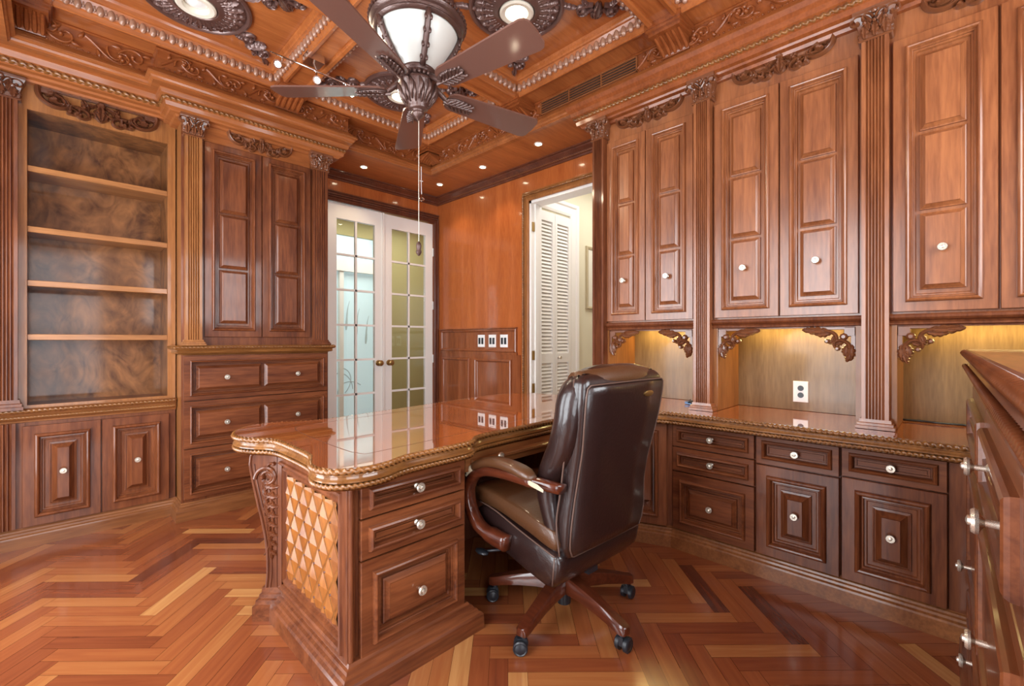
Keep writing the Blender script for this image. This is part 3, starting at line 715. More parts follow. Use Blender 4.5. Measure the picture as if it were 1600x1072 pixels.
# louvred folding closet door
m = M(); F = FL(2.85)
casing(m, F, 3.215, 3.745, 2.48, [(0, 0), (0, .016), (.020, .022), (.080, .022), (.095, .034), (.125, .036), (.130, 0)])
struct(m.build('trim_%d' % n, white)); n += 1
d = bpy.data.objects.new('door_3', None); C.objects.link(d); d.location = (3.23, 2.85, 0); ROOT[d.name] = (3.23, 2.85, 0); d['kind'] = 'structure'
for k in range(2):
    a = 3.225+k*.256; b = a+.252; st = .035
    m = M(); m.box(F, a, a+st, .02, 2.45, 0, .028); m.box(F, b-st, b, .02, 2.45, 0, .028)
    for z0, z1 in ((.02, .16), (.98, 1.07), (2.36, 2.45)): m.box(F, a+st, b-st, z0, z1, 0, .028)
    m.build('door_frame', white, d)
    m = M()
    for z0, z1 in ((.16, .98), (1.07, 2.36)):
        q = int((z1-z0)/.034)
        for i in range(q):
            z = z0+(i+.5)*(z1-z0)/q
            m.add([F(a+st, z-.015, .022), F(b-st, z-.015, .022), F(b-st, z+.015, .006), F(a+st, z+.015, .006), F(a+st, z-.019, .018), F(b-st, z-.019, .018), F(b-st, z+.011, .002), F(a+st, z+.011, .002)], [(0, 1, 2, 3), (7, 6, 5, 4), (0, 4, 5, 1), (3, 2, 6, 7)])
    m.build('slats', white, d)
knob(F, 3.53, 1.03, .028, d)
# ================================================================== left side: open bookcase
F = FL(3.87)
t = thing('bookcase', 'tall built-in bookcase with empty open shelves over two low doors', 'bookcase', (.19, 3.87, 0))
m = M(); m.box(F, -.155, -.106, .80, 2.72, -.02, 0); m.box(F, .554, .598, .80, 2.72, -.02, 0); m.box(F, -.106, .554, 2.554, 2.72, -.02, 0); m.box(F, -.106, .554, .80, .820, -.02, 0)
m.build('face_frame', W['goldz'], t)
m = M(); m.box(F, -.28, -.106, .0, 2.75, -.32, -.02); m.box(F, .554, .600, .0, 2.75, -.32, -.02); m.build('side_panel', W['book'], t)
m = M(); m.box(F, -.106, .554, .0, 2.75, -.32, -.305); m.build('back_panel', W['book'], t)
m = M(); m.box(F, -.106, .554, 2.555, 2.58, -.31, -.02); m.build('top_panel', W['book'], t)
m = M(); m.box(F, -.106, .554, .79, .812, -.31, -.01); m.build('bottom_panel', W['cabx'], t)
for z in (2.23, 1.873, 1.555, 1.237):
    m = M(); m.box(F, -.106, .554, z-.022, z, -.305, -.03); m.rings(F, -.106, .554, z-.034, z, [(0, -.035), (0, -.012), (.002, -.010)]); m.build('shelf', W['goldx'], t)
m = M(); m.box(F, -.155, .598, .10, .72, -.02, -.003); m.build('lower_face_frame', W['cabz'], t)
for a, b, kn in ((-.125, .213, .075), (.219, .560, .385)):
    d = door1(F, a, b, .112, .700, -.003).build('door', W['cabz'], t); knob(F, (a+b)/2, .42, .030, d)
LED = [(-.02, .802), (.020, .802), (.030, .796), (.034, .786), (.026, .776), (.014, .772), (.012, .766), (.022, .758), (.026, .748), (.016, .738), (.008, .732), (.006, .722), (-.02, .720)]
m = M(); m.strip(LED, [(-.30, 3.87), (.600, 3.87)]); m.build('ledge', W['gold'], t)
m = M(); rope(m, [(-.30, 3.838, .790), (.600, 3.838, .790)], .008, step=.005); rope(m, [(-.30, 3.846, .752), (.600, 3.846, .752)], .006, .016, step=.005); m.build('rope_moulding', W['edge'], t, smooth='all')
PL = [(-.02, .112), (.004, .112), (.008, .104), (.014, .100), (.018, .090), (.026, .086), (.030, .076), (.038, .070), (.040, .062), (.040, 0)]
m = M(); m.strip(PL, [(-.30, 3.87), (.60, 3.87)]); m.build('plinth', W['gold'], t)
m = M(); scroll_valance(m, F, .215, 2.718, .58, 0.002); m.build('carved_valance', carve, t, smooth=True)
m = M(); m.box(F, -.30, -.115, .112, .72, -.02, .006); flutes(m, F, -.285, -.150, .115, .722, .0, .028, 6); m.build('fluted_pedestal', W['cabz'], t, smooth=True)
BCR = [(-.02, 2.700), (.040, 2.700), (.046, 2.712), (.080, 2.716), (.088, 2.728), (.118, 2.732), (.128, 2.740), (.136, 2.762), (.150, 2.770), (.160, 2.800), (.190, 2.812), (.22, 2.822)]
m = M(); m.strip([(a+.0, b) for a, b in BCR], [(-.30, 3.87), (.58, 3.87)]); m.build('crown', W['ceilm'], t)
m = M(); rope(m, [(-.30, 3.735, 2.752), (.49, 3.735, 2.752)], .0125, .034, step=.004, amp=.45); m.build('crown_rope', W['edge'], t, smooth='all')
pilaster(t, F, -.275, -.135, .80, .860, 2.575, 2.705, 0, .045, 'dark reddish fluted pilaster', W['cabz'], carve, 7)

# ------- left side: drawer cabinet with tall doors
F = FL(3.68)
t = thing('linen_cabinet', 'tall cabinet with two panelled doors over three wide drawers', 'cabinet', (1.09, 3.68, 0))
m = M(); m.box(ID, .605, 1.578, 3.695, 4.19, .10, 2.79); m.build('carcass', W['goldz'], t)
m = M(); m.box(F, .60, 1.582, .10, 2.72, -.014, 0); m.build('face_frame', W['cabz'], t)
m = M(); m.box(F, .725, 1.44, 2.572, 2.72, 0, .004); m.build('frieze_board', W['ceilm'], t)
for a, b in ((.727, 1.083), (1.088, 1.436)): door3(F, a, b, 1.225, 2.565, 0).build('door', W['cabz'], t)
for z0, z1, e in ((.795, 1.095, 0), (.474, .789, 0), (.135, .468, 0)):
    d = drawer2(F, .612, 1.572, z0, z1, 0).build('drawer', W['cabx'], t); zc = (z0+z1)/2
    knob(F, .855, zc, .026, d); knob(F, 1.330, zc, .026, d)
LED2 = [(-.02, 1.166), (.040, 1.166), (.048, 1.160), (.052, 1.150), (.046, 1.140), (.034, 1.136), (.030, 1.128), (.034, 1.120), (.026, 1.112), (.010, 1.108), (0, 1.100)]
pp = [(.605, 3.87), (.605, 3.68), (1.578, 3.68), (1.578, 4.19)]
m = M(); m.strip(LED2, pp); m.box(ID, .59, 1.59, 3.66, 4.19, 1.150, 1.165); m.build('ledge', W['edge'], t)
m = M(); rope(m, [(.556, 3.86, 1.152), (.556, 3.630, 1.152), (1.625, 3.630, 1.152)], .007, step=.005); m.build('rope_moulding', W['edge'], t, smooth='all')
m = M(); m.strip(PL, pp); m.build('plinth', W['gold'], t)
m = M(); scroll_valance(m, F, 1.083, 2.712, .44, .004); m.build('carved_valance', carvel, t, smooth=True)
CR2 = [(-.02, 2.672), (.022, 2.676), (.030, 2.690), (.058, 2.694), (.064, 2.704), (.084, 2.712), (.090, 2.736), (.098, 2.742), (.100, 2.764), (.112, 2.772), (.118, 2.796), (.135, 2.812), (.150, 2.832)]
p2 = [(.59, 3.90), (.59, 3.68), (1.592, 3.68), (1.592, 4.19)]
m = M(); m.strip(CR2, p2); m.build('crown', W['ceilm'], t)
m = M(); rope(m, [(.495, 3.88, 2.753), (.495, 3.583, 2.753), (1.688, 3.583, 2.753)], .0110, .030, step=.004); m.build('crown_rope', W['edge'], t, smooth='all')
pilaster(t, F, .610, .716, 1.166, 1.205, 2.565, 2.700, 0, .040, 'golden fluted pilaster', W['goldz'], carvel)
pilaster(t, F, 1.445, 1.572, 1.166, 1.205, 2.565, 2.700, 0, .040, 'dark reddish fluted pilaster', W['cabz'], carvel)

# ================================================================== right side: wall cabinets over the worktop
F = FR(2.68)
uppers = []
def upper_cabinet(Ya, Yb, doors, label, loc, lab_niche=True, sides=(1, 1)):
    """Ya > Yb along the wall; doors = list of (Y left, Y right)"""
    t = thing('upper_cabinet', label, 'cabinet', loc, 'tall panelled wall cabinets')
    m = M(); m.box(ID, 2.70, 3.045, Yb-.05, Ya+.05, 1.30, 2.79); m.build('carcass', W['upz'], t)
    m = M(); m.box(F, -Ya-.02, -Yb+.02, 1.29, 2.74, -.02, 0); m.build('face_frame', W['upz'], t)
    m = M(); m.box(ID, 3.02, 3.045, Yb-.05, Ya+.05, .797, 1.30); m.build('niche_back', W['niche'], t)
    for y in ((Ya-.02, Ya+.05), (Yb-.05, Yb+.02)): m = M(); m.box(ID, 2.675, 3.02, y[0], y[1], .797, 1.30); m.build('niche_side', W['goldz'], t)
    for a, b in doors:
        d = door3(F, -a, -b, 1.328, 2.548, 0).build('door', W['upz'], t); knob(F, (-a-b)/2, 1.595, .032, d)
    m = M(); sec = [(0, 1.318), (.026, 1.318), (.034, 1.312), (.036, 1.302), (.030, 1.294), (.018, 1.288), (.014, 1.280), (.016, 1.272), (.0, 1.268)]
    m.strip(sec, [(2.68, Ya+.01), (2.68, Yb-.01)]); m.box(ID, 2.68, 2.72, Yb-.01, Ya+.01, 1.262, 1.318); m.build('light_rail', W['cabz'], t)
    m = M(); corner_spray(m, F, -Ya+.020, 1.266, 1, .20, -.004); m.build('corner_carving', carvel, t, smooth=True)
    m = M(); corner_spray(m, F, -Yb-.020, 1.266, -1, .20, -.004); m.build('corner_carving', carvel, t, smooth=True)
    m = M(); scroll_valance(m, F, -(Ya+Yb)/2, 2.714, min(.48, (Ya-Yb)*.76), .002); m.build('carved_valance', carvel, t, smooth=True)
    l = bpy.data.lights.new('niche_light', 'AREA'); l.shape = 'RECTANGLE'; l.size = .04; l.size_y = (Ya-Yb)*.7; l.energy = 2.2; l.color = (1, .78, .30)
    o = bpy.data.objects.new('niche_light', l); C.objects.link(o); o.location = (2.95-loc[0], (Ya+Yb)/2-loc[1], 1.29-loc[2]); o.parent = t
    return t
uppers.append(upper_cabinet(1.712, 1.098, [(1.706, 1.420), (1.415, 1.110)], 'wall cabinet nearest the doorway, with the narrowest pair of doors', (2.68, 1.40, 1.3)))
uppers.append(upper_cabinet(.992, .318, [(.988, .660), (.654, .326)], 'middle wall cabinet, directly above the power outlet', (2.68, .66, 1.3)))
uppers.append(upper_cabinet(.208, -.47, [(.202, -.123), (-.130, -.455)], 'wall cabinet at the right edge, above the dark cable', (2.68, -.12, 1.3)))
G = FR(2.66)
for k, (u0, u1) in enumerate(((-1.800, -1.700), (-1.096, -.992), (-.316, -.206))):
    pilaster(uppers[k], G, u0, u1, .797, .840, 2.575, 2.712, -.04, .040, None, W['cabz'] if k == 0 else W['upz'], carvel, 6)
m = M(); m.box(ID, 2.66, 3.066, 1.74, 1.80, .797, 2.72); m.build('end_panel', W['cabz'], uppers[0])
m = M(); m.strip(CR2, [(3.06, 1.825), (2.68, 1.825), (2.68, YN+.02)]); struct(m.build('trim_%d' % n, W['friez'])); n += 1
m = M(); rope(m, [(2.68, 1.922, 2.753), (2.583, 1.922, 2.753), (2.583, YN+.1, 2.753)], .0110, .030, step=.005); struct(m.build('trim_%d' % n, W['edge'], smooth='all')); n += 1

# base cabinets
F = FR(2.551)
def base_cab(Ya, Yb, fronts, label, loc):
    t = thing('base_cabinet', label, 'cabinet', loc, 'base cabinets under the long worktop')
    m = M(); m.box(ID, 2.552, 3.05, Yb, Ya, .113, .7195); m.build('carcass', W['cabz'], t)
    for kind, z0, z1 in fronts:
        if kind == 'd': d = door1(F, -Ya+.003, -Yb-.003, z0, z1, 0).build('door', W['cabz'], t); knob(F, -(Ya+Yb)/2, (z0+z1)/2+.01, .022, d)
        elif kind == 's': d = drawer1(F, -Ya+.003, -Yb-.003, z0, z1, 0).build('drawer', W['caby'], t); knob(F, -(Ya+Yb)/2, (z0+z1)/2, .012, d)
        else: d = drawer_deep(F, -Ya+.003, -Yb-.003, z0, z1, 0).build('drawer', W['caby'], t); knob(F, -(Ya+Yb)/2, (z0+z1)/2, .024, d)
    return t
base_cab(1.178, .736, [('s', .588, .719), ('s', .447, .582), ('x', .112, .441)], 'base cabinet of three stacked drawers, nearest the chair', (2.55, .96, 0))
base_cab(.733, .378, [('s', .572, .719), ('d', .112, .566)], 'middle base cabinet with one drawer over a narrow door', (2.55, .555, 0))
base_cab(.375, .020, [('s', .582, .719), ('d', .112, .576)], 'base cabinet with one drawer over a door, beside the near chest', (2.55, .2, 0))
m = M(); m.box(ID, 2.552, 3.05, -.60, .019, .0, .7195); tag(m.build('filler_panel', W['cabz']), 'plain upright panel in the corner between worktop and near chest', 'panel')
PLR = [(-.05, .112), (-.006, .112), (0, .104), (.008, .100), (.012, .092), (.020, .087), (.024, .078), (.034, .072), (.038, .064), (.040, 0)]
m = M(); m.strip(PLR, [(2.452, 1.435), (2.551, 1.185), (2.551, -.05)]); tag(m.build('cabinet_plinth', W['gold']), 'long stepped wooden plinth running under the right-hand base cabinets', 'plinth')
a_ = math.degrees(atan2(1.185-1.435, 2.551-2.452)); Lc = sqrt(.099**2+.25**2)
Fc = Fplane(2.452, 1.435, a_)
t = thing('corner_cabinet', 'angled corner base cabinet with one tall door, partly behind the chair', 'cabinet', (2.5, 1.31, 0))
m = M(); sec = [[(2.452, 1.435, z), (2.551, 1.185, z), (3.0, 1.185, z), (3.0, 1.70, z), (2.452, 1.70, z)] for z in (.113, .7195)]; m.loft(sec); m.build('carcass', W['cabz'], t)
d = door1(Fc, .004, Lc-.03, .112, .719, 0).build('door', W['cabz'], t); knob(Fc, .10, .50, .022, d)

b_ = W['top'].node_tree.nodes['Principled BSDF']; b_.inputs['IOR'].default_value = 2.6; b_.inputs['Specular IOR Level'].default_value = .5; b_.inputs['Roughness'].default_value = .03
# ================================================================== the worktop (desk top and counter in one piece)
front = [(2.46, -.045), (2.46, 0.04), (2.46, .6), (2.46, 1.10), (2.445, 1.20), (2.385, 1.36), (2.31, 1.452), (2.20, 1.478), (1.9, 1.480), (1.6, 1.478), (1.36, 1.472), (1.275, 1.462), (1.232, 1.440), (1.195, 1.408), (1.13, 1.398), (1.0, 1.398), (.90, 1.396), (.845, 1.385), (.80, 1.366), (.735, 1.356), (.675, 1.366), (.622, 1.400), (.598, 1.455), (.600, 1.51), (.622, 1.57), (.645, 1.63), (.652, 1.72), (.652, 1.84), (.648, 1.96), (.628, 2.03), (.585, 2.09), (.556, 2.16), (.556, 2.24), (.590, 2.325), (.650, 2.385), (.72, 2.41), (.79, 2.395), (.86, 2.350), (.94, 2.325), (1.05, 2.318), (1.35, 2.350), (1.80, 2.405), (2.20, 2.445), (2.42, 2.43), (2.56, 2.34), (2.62, 2.18), (2.64, 2.0), (2.655, 1.86)]
op = smooth_path(front, step=.012)
ol = [op[0]]
for p in op[1:]:
    if sqrt((p[0]-ol[-1][0])**2+(p[1]-ol[-1][1])**2) > .010: ol.append(p)
t = thing('worktop', 'glossy reddish wooden worktop with carved edge, desk top and counter in one', 'worktop', (2.4, 1.3, .795))
m = M(); EP = [(-.010, .7955), (0, .7945), (.002, .790)]
ring_in = ol+[(3.045, 1.86), (3.045, -.045)]
m.add([(x, y, .795) for x, y in ring_in], [tuple(range(len(ring_in)))[::-1]])
m.add([(x, y, .722) for x, y in ring_in], [tuple(range(len(ring_in)))])
m.build('top_surface', W['top'], t)
EDGE = [(0, .7945), (.001, .790), (-.004, .784), (-.004, .776), (.002, .773), (.004, .769), (-.001, .766), (.002, .759), (.008, .753), (.008, .748), (.0, .745), (-.006, .742), (-.006, .730), (-.006, .725), (-.020, .7205)]
m = M(); q = [(x, y) for x, y in ol]
# travel direction has the room on the left, so offset is mirrored
m.strip([(o_, z) for o_, z in EDGE], q[::-1]) if False else m.strip([(-o_, z) for o_, z in EDGE], q[:]) if False else None
def outward(path):
    # signed area test for the side: use first segment (counter front, room at -X)
    return m.strip(EDGE, path[::-1])
m = M(); outward(q); m.build('edge_moulding', W['edge'], t)
def off(path, d):
    out = []
    for i, p in enumerate(path):
        a = path[max(0, i-1)]; b = path[min(len(path)-1, i+1)]; dx, dy = b[0]-a[0], b[1]-a[1]; l = sqrt(dx*dx+dy*dy) or 1
        out.append((p[0]-dy/l*d, p[1]+dx/l*d))
    return out
m = M(); rope(m, [(x, y, .784) for x, y in off(q, .003)], .0088, .022, step=.0035, amp=.45); rope(m, [(x, y, .736) for x, y in off(q, .002)], .0072, .018, step=.0035, amp=.45)
m.build('rope_moulding', W['edge'], t, smooth='all')
m = M(); inn = [p for p in smooth_path([(.80, 1.50), (.76, 1.56), (.76, 2.0), (.80, 2.2), (.95, 2.22), (1.5, 2.26), (2.1, 2.32)], step=.03)]
m.ribbon(FU(.795), inn, [.0025]*len(inn), .0006, 0, 3); inn = smooth_path([(.80, 1.50), (1.2, 1.53), (1.7, 1.58), (2.2, 1.60)], step=.03)
m.ribbon(FU(.795), inn, [.0025]*len(inn), .0006, 0, 3)
m.build('inlay_line', W['cabx'], t)

# ================================================================== the desk under it
t = thing('desk', 'carved executive desk base with lattice side panel and drawers', 'desk', (1.45, 1.8, 0))
FY = FL(1.472); FX = Fplane(.712, 0, -90)      # front plane; left side plane (u = -Y)
m = M(); m.box(ID, .712, 1.215, 1.474, 2.14, .0, .7195); m.build('pedestal', W['cabz'], t)
m = M(); m.box(ID, 2.02, 2.45, 1.474, 2.14, .0, .7195); m.build('pedestal', W['cabz'], t)
m = M(); m.box(ID, 1.215, 2.02, 2.10, 2.16, .0, .7195); m.build('modesty_panel', W['dark'], t)
for z0, z1, k in ((.585, .712, 's'), (.441, .579, 's'), (.098, .435, 'x')):
    if k == 's': d = drawer1(FY, .740, 1.196, z0, z1, 0).build('drawer', W['cabx'], t); knob(FY, .968, (z0+z1)/2, .012, d, 1.05)
    else: d = drawer_deep(FY, .740, 1.196, z0, z1, 0).build('drawer', W['cabx'], t); knob(FY, .968, (z0+z1)/2+.0, .024, d, 1.05)
for z0, z1, k in ((.585, .712, 's'), (.441, .579, 's'), (.098, .435, 'x')):
    d = drawer1(FY, 2.03, 2.42, z0, z1, 0).build('drawer', W['cabx'], t); knob(FY, 2.22, (z0+z1)/2, .012, d)
Fk = FL(1.50)
d = drawer1(Fk, 1.225, 2.010, .640, .718, 0).build('drawer', W['gold'], t); knob(Fk, 1.415, .680, .012, d); knob(Fk, 1.775, .680, .012, d)
m = M()
for y in (1.474, 1.500, ):
    pass
m.lathe(lambda u, v, w: (.722+u, 1.484+v, w), 0, 0, [(.014, .09), (.014, .722)], 12); m.lathe(lambda u, v, w: (.708+u, 1.462+v, w), 0, 0, [(.010, .09), (.010, .722)], 10)
m.build('corner_post', W['cabz'], t, smooth=True)
# lattice side
m = M(); PFR = [(0, .0), (0, .016), (.004, .020), (.030, .020), (.034, .028), (.042, .030), (.048, .024), (.052, .012), (.060, .012), (.064, .016), (.072, .016), (.078, .004), (.090, .002)]
m.rings(FX, -2.145, -1.462, .092, .710, PFR, cap=False); m.build('side_frame', W['cabz'], t)
m = M(); u0, u1, v0, v1 = -2.056, -1.550, .182, .620
du, dv = .095, .130

def clipd(cu, cv):
    # pyramid on a diamond cell; clip against the panel rectangle
    P = [(cu-du/2, cv), (cu, cv-dv/2), (cu+du/2, cv), (cu, cv+dv/2)]
    def cl(poly, ax, lim, s_):
        out = []
        for i in range(len(poly)):
            a, b = poly[i], poly[(i+1) % len(poly)]; ia, ib = (a[ax]-lim)*s_ >= 0, (b[ax]-lim)*s_ >= 0
            if ia: out.append(a)
            if ia != ib:
                t_ = (lim-a[ax])/(b[ax]-a[ax]); out.append(tuple(a[k]+(b[k]-a[k])*t_ for k in range(len(a))))
        return out
    for i in range(4):
        a, b = P[i], P[(i+1) % 4]; g = .90
        A = (cu+(a[0]-cu)*g, cv+(a[1]-cv)*g, .002); B = (cu+(b[0]-cu)*g, cv+(b[1]-cv)*g, .002); T = (cu, cv+dv*.08, .016)
        poly = [A, B, T]
        for ax, lim, s_ in ((0, u0, 1), (0, u1, -1), (1, v0, 1), (1, v1, -1)):
            poly = cl(poly, ax, lim, s_)
            if len(poly) < 3: break
        if len(poly) >= 3: m.add([FX(*p) for p in poly], [tuple(range(len(poly)))])
for i in range(-1, 7):
    for j in range(-1, 11):
        clipd(u0+.03+i*du+(du/2 if j % 2 else 0), v0+.03+j*dv/2)
m.build('lattice_panel', W['light'], t)
m = M(); m.box(FX, u0, u1, v0, v1, -.002, .0015); m.build('lattice_ground', W['edge'], t)
m = M()
for i in range(-1, 7):
    for j in range(-1, 11):
        cu, cv = u0+.03+i*du+(du/2 if j % 2 else 0), v0+.03+j*dv/2+dv*.08
        if u0+.01 < cu < u1-.01 and v0+.01 < cv < v1-.01: m.lathe(offsetF(FX, cu, cv, .0145), 0, 0, [(.0045, 0), (.003, .004), (.001, .005)], 6)
m.build('lattice_studs', W['dark'], t)
# plinth
PD = [(-.02, .112), (.008, .110), (.014, .100), (.022, .097), (.026, .088), (.036, .083), (.040, .074), (.050, .068), (.056, .060), (.058, 0)]
m = M(); m.strip(PD, [(.705, 2.12), (.705, 1.46), (1.205, 1.46), (1.205, 2.14)]); m.build('plinth', W['cabx'], t)
m = M(); m.strip(PD, [(2.03, 2.14), (2.03, 1.46), (2.45, 1.46)]); m.build('plinth', W['cabx'], t)
# corbel at the corner, set at 45 degrees
Fb = offsetF(Fplane(.712, 2.128, -45), 0, 0, 0)
out = smooth_path([(-.098, .719), (-.118, .700), (-.122, .665), (-.112, .60), (-.090, .50), (-.066, .40), (-.050, .30), (-.046, .20), (-.052, .130)], step=.02)
inn = [(.02, .719), (.02, .130)]
poly = out+inn[::-1]; nn = len(poly); hw = .042
m = M(); m.add([Fb(u, v, hw) for u, v in poly]+[Fb(u, v, -hw) for u, v in poly], [tuple(range(nn)), tuple(range(2*nn-1, nn-1, -1))]+[(i, i+nn, (i+1) % nn+nn, (i+1) % nn) for i in range(nn)])
ob = [(u, v) for u, v in out]; m.ribbon(Fb, [(u+.006, v) for u, v in ob], [.006]*len(ob), .007, hw); m.ribbon(Fb, [(u+.022, v) for u, v in ob[2:]], [.004]*len(ob[2:]), .005, hw)
carve_curl(m, Fb, -.094, .600, 88, .36, -14, -52, .0095, .006, .012, hw, 30, pw=.9)
carve_curl(m, Fb, -.012, .600, 150, .10, -10, -60, .007, .005, .010, hw, 14)
for k in range(8):
    v = .590-.042*k; a_k = 1-.07*k; b = -.058+.034*(k/7.)
    carve_leaf(m, Fb, b-.004, v, -55, .085*a_k, 16, .013*a_k, .014, hw); carve_leaf(m, Fb, b+.004, v-.008, -100, .070*a_k, 10, .012*a_k, .012, hw); carve_leaf(m, Fb, b+.040*a_k, v-.004, -125, .060*a_k, -12, .010*a_k, .012, hw)
carve_curl(m, Fb, -.045, .60, -78, .34, 0, -6, .007, .003, .009, hw, 16, knob=False)
m.box(Fb, .005, .022, .13, .719, -hw-.004, hw+.006); m.box(Fb, -.008, .0, .13, .719, -hw-.002, hw+.003)
m.build('corbel', carve_w if 0 else W['cabz'], t, smooth=True)
m = M(); sec = []
for v, e in ((0, .030), (.062, .030), (.066, .022), (.084, .020), (.088, .012), (.104, .010), (.108, .004), (.130, .002)):
    sec.append([Fb(.03, v, -hw-e), Fb(-.062-e, v, -hw-e), Fb(-.062-e, v, hw+e), Fb(.03, v, hw+e)])
m.loft(sec); m.build('foot', W['cabx'], t)
# small things on the worktop
t = thing('power_outlet', 'white double power outlet on the niche back', 'power outlet', (3.02, .635, .905)); G = offsetF(FR(3.02), -.635, .905)
m = M(); m.rings(G, -.038, .038, -.060, .060, [(0, 0), (0, .004), (.003, .006)]); m.build('plate', whitec, t)
for v in (-.020, .020): m = M(); m.lathe(offsetF(G, 0, v, .006), 0, 0, [(.016, 0), (.015, .003)], 14); m.build('socket', blackp, t)
t = thing('pen_holder_clip', 'small blue plastic clip lying on the worktop beside a pilaster', 'clip', (2.86, 1.20, .797))
m = M(); m.box(ID, 2.80, 2.92, 1.18, 1.205, .798, .806); m.box(ID, 2.81, 2.90, 1.205, 1.225, .798, .812); m.build('body', bluep, t)
m = M(); m.tube([(2.78, 1.17, .812), (2.93, 1.24, .812)], .004, 6); m.build('bar', blackp, t)
cbl = smooth_path([(2.995, .19, .803), (3.0, .12, .803), (2.985, .05, .803), (3.0, -.02, .803), (2.99, -.12, .803), (3.0, -.2, .803)], step=.02)
m = M(); m.tube(cbl, .0045, 6); o = m.build('cable', blackp, smooth='all'); tag(o, 'thin dark cable lying along the back of the worktop niche', 'cable'); setloc(o, (2.99, 0, .803))

# ================================================================== the near chest at the right edge
ca = 180.6
Fn = Fplane(2.44, -.047, ca)        # u runs toward the camera side (-X); w outward (+Y)
t = thing('drawer_chest', 'tall chest with open drawer fronts and nickel knobs at the right edge', 'chest', (1.7, -.3, 0))
m = M(); UL = 1.60
m.box(Fn, 0, UL-.02, .10, 1.06, -.50, -.02); m.build('carcass', W['cabz'], t)
for u0, u1, z0, z1, ks in ((.02, .80, .80, 1.03, ()), (.81, 1.57, .80, 1.03, ((1.04, .925), (1.42, .915))), (.02, .80, .335, .79, ((.24, .42),)), (.81, 1.57, .40, .79, ((1.10, .576), (1.44, .576))), (.02, .80, .12, .325, ((.47, .21),)), (.81, 1.57, .12, .39, ((1.10, .25),))):
    d = drawer_deep(Fn, u0, u1, z0, z1, -.02).build('drawer', W['cabx'], t)
    for ku, kz in ks: knob(Fn, ku, kz, .006, d, 1.15)
LN = [(-.52, 1.166), (.016, 1.166), (.024, 1.158), (.024, 1.148), (.014, 1.142), (.010, 1.130), (.004, 1.124), (.008, 1.116), (.020, 1.108), (.022, 1.096), (.012, 1.088), (-.02, 1.080), (-.03, 1.06)]
a0 = Fn(UL+.42, 0, 0); b0 = Fn(-.04, 0, 0)
m = M(); m.strip(LN, [b0[:2], a0[:2], Fn(UL+.42, 0, -.5)[:2]]); m.box(Fn, -.04, UL+.41, 1.062, 1.165, -.50, -.005); m.build('top_slab', W['cabx'], t)
c0, c1 = Fn(-.03, 1.152, .022), Fn(UL+.42, 1.152, .022)
m = M(); rope(m, [c0, c1], .009, .024, step=.004); rope(m, [Fn(-.03, 1.102, .020), Fn(UL+.42, 1.102, .020)], .007, .02, step=.004); m.build('rope_moulding', W['cabx'], t, smooth='all')
m = M(); m.strip(PD, [Fn(0, 0, -.02)[:2], Fn(UL, 0, -.02)[:2]]); m.build('plinth', W['cabx'], t)

# ================================================================== office chair
t = thing('office_chair', 'brown leather executive swivel chair with wooden arms and castered base', 'chair', (1.585, 1.235, 0))
t.rotation_euler = (0, 0, radians(-3)); ROOT[t.name] = (0, 0, 0)
def interp(T, x):
    for (a, va), (b, vb) in zip(T[:-1], T[1:]):
        if x <= b: q = (x-a)/(b-a); q = max(0, q); return va+(vb-va)*q
    return T[-1][1]
def rsec(x0, x1, y0, y1, z, r, n=5, zf=None):
    P = []
    for cx, cy, a0 in ((x1-r, y0+r, -90), (x1-r, y1-r, 0), (x0+r, y1-r, 90), (x0+r, y0+r, 180)):
        for i in range(n+1): a = radians(a0+90*i/n); P.append((cx+r*cos(a), cy+r*sin(a), z))
    return P
YB = [(.36, -.205), (.40, -.232), (.50, -.243), (.62, -.252), (.72, -.272), (.82, -.297), (.95, -.320), (1.04, -.330)]
HW = [(.36, .225), (.42, .250), (.52, .256), (.64, .240), (.78, .248), (.92, .266), (1.04, .272)]
zz = [.350, .356, .368, .39, .43, .48, .54, .60, .66, .72, .78, .84, .90, .95, .99, 1.02, 1.045, 1.062, 1.074, 1.080]
sec = []
for z in zz:
    e = 0 if .39 <= z <= 1.02 else (.39-z)/.04 if z < .39 else (z-1.02)/.06
    k = .045*(1-sqrt(max(0, 1-min(1, e)**2))); yb = interp(YB, z); hw = interp(HW, z)
    th = .085
    sec.append(rsec(-hw+k, hw-k, yb+k*.8, yb+th-k*.5, z, .030))
m = M(); m.loft(sec); m.build('backrest', leather, t, smooth='all')
# rear panel with welt
m = M(); sec = []; per_l = []; per_r = []
for i, z in enumerate([.392, .40, .43, .50, .60, .70, .80, .90, 1.0, 1.03, 1.04]):
    yb = interp(YB, z); hw = interp(HW, z)-.012-(.02 if z in (.392, 1.04) else .006 if z in (.40, 1.03) else 0)
    bul = 0 if z in (.392, 1.04) else .006
    sec.append([(-hw, yb+.012, z), (-hw+.004, yb-bul, z), (-hw*.5, yb-bul*1.7, z), (0, yb-bul*2, z), (hw*.5, yb-bul*1.7, z), (hw-.004, yb-bul, z), (hw, yb+.012, z)])
    per_l.append((-hw-.002, yb-.003, z)); per_r.append((hw+.002, yb-.003, z))
m.loft(sec); m.build('back_panel', leather, t, smooth='all')
m = M(); m.tube(smooth_path(per_l+per_r[::-1], closed=True, step=.02), .0034, 6, closed=True)
for sx in (-1, 1):
    m.tube(smooth_path([(sx*.262, -.205, .40), (sx*.262, -.19, .52), (sx*.256, -.205, .64), (sx*.264, -.232, .78), (sx*.275, -.262, .92), (sx*.272, -.280, 1.01), (sx*.262, -.275, 1.06)], step=.03), .0035, 6)
    m.tube(smooth_path([(sx*.272, -.19, .395), (sx*.274, 0, .440), (sx*.274, .15, .478), (sx*.270, .26, .487)], step=.03), .0035, 6)
    m.tube([(sx*.271, -.178, .285), (sx*.273, -.190, .39)], .0035, 6)
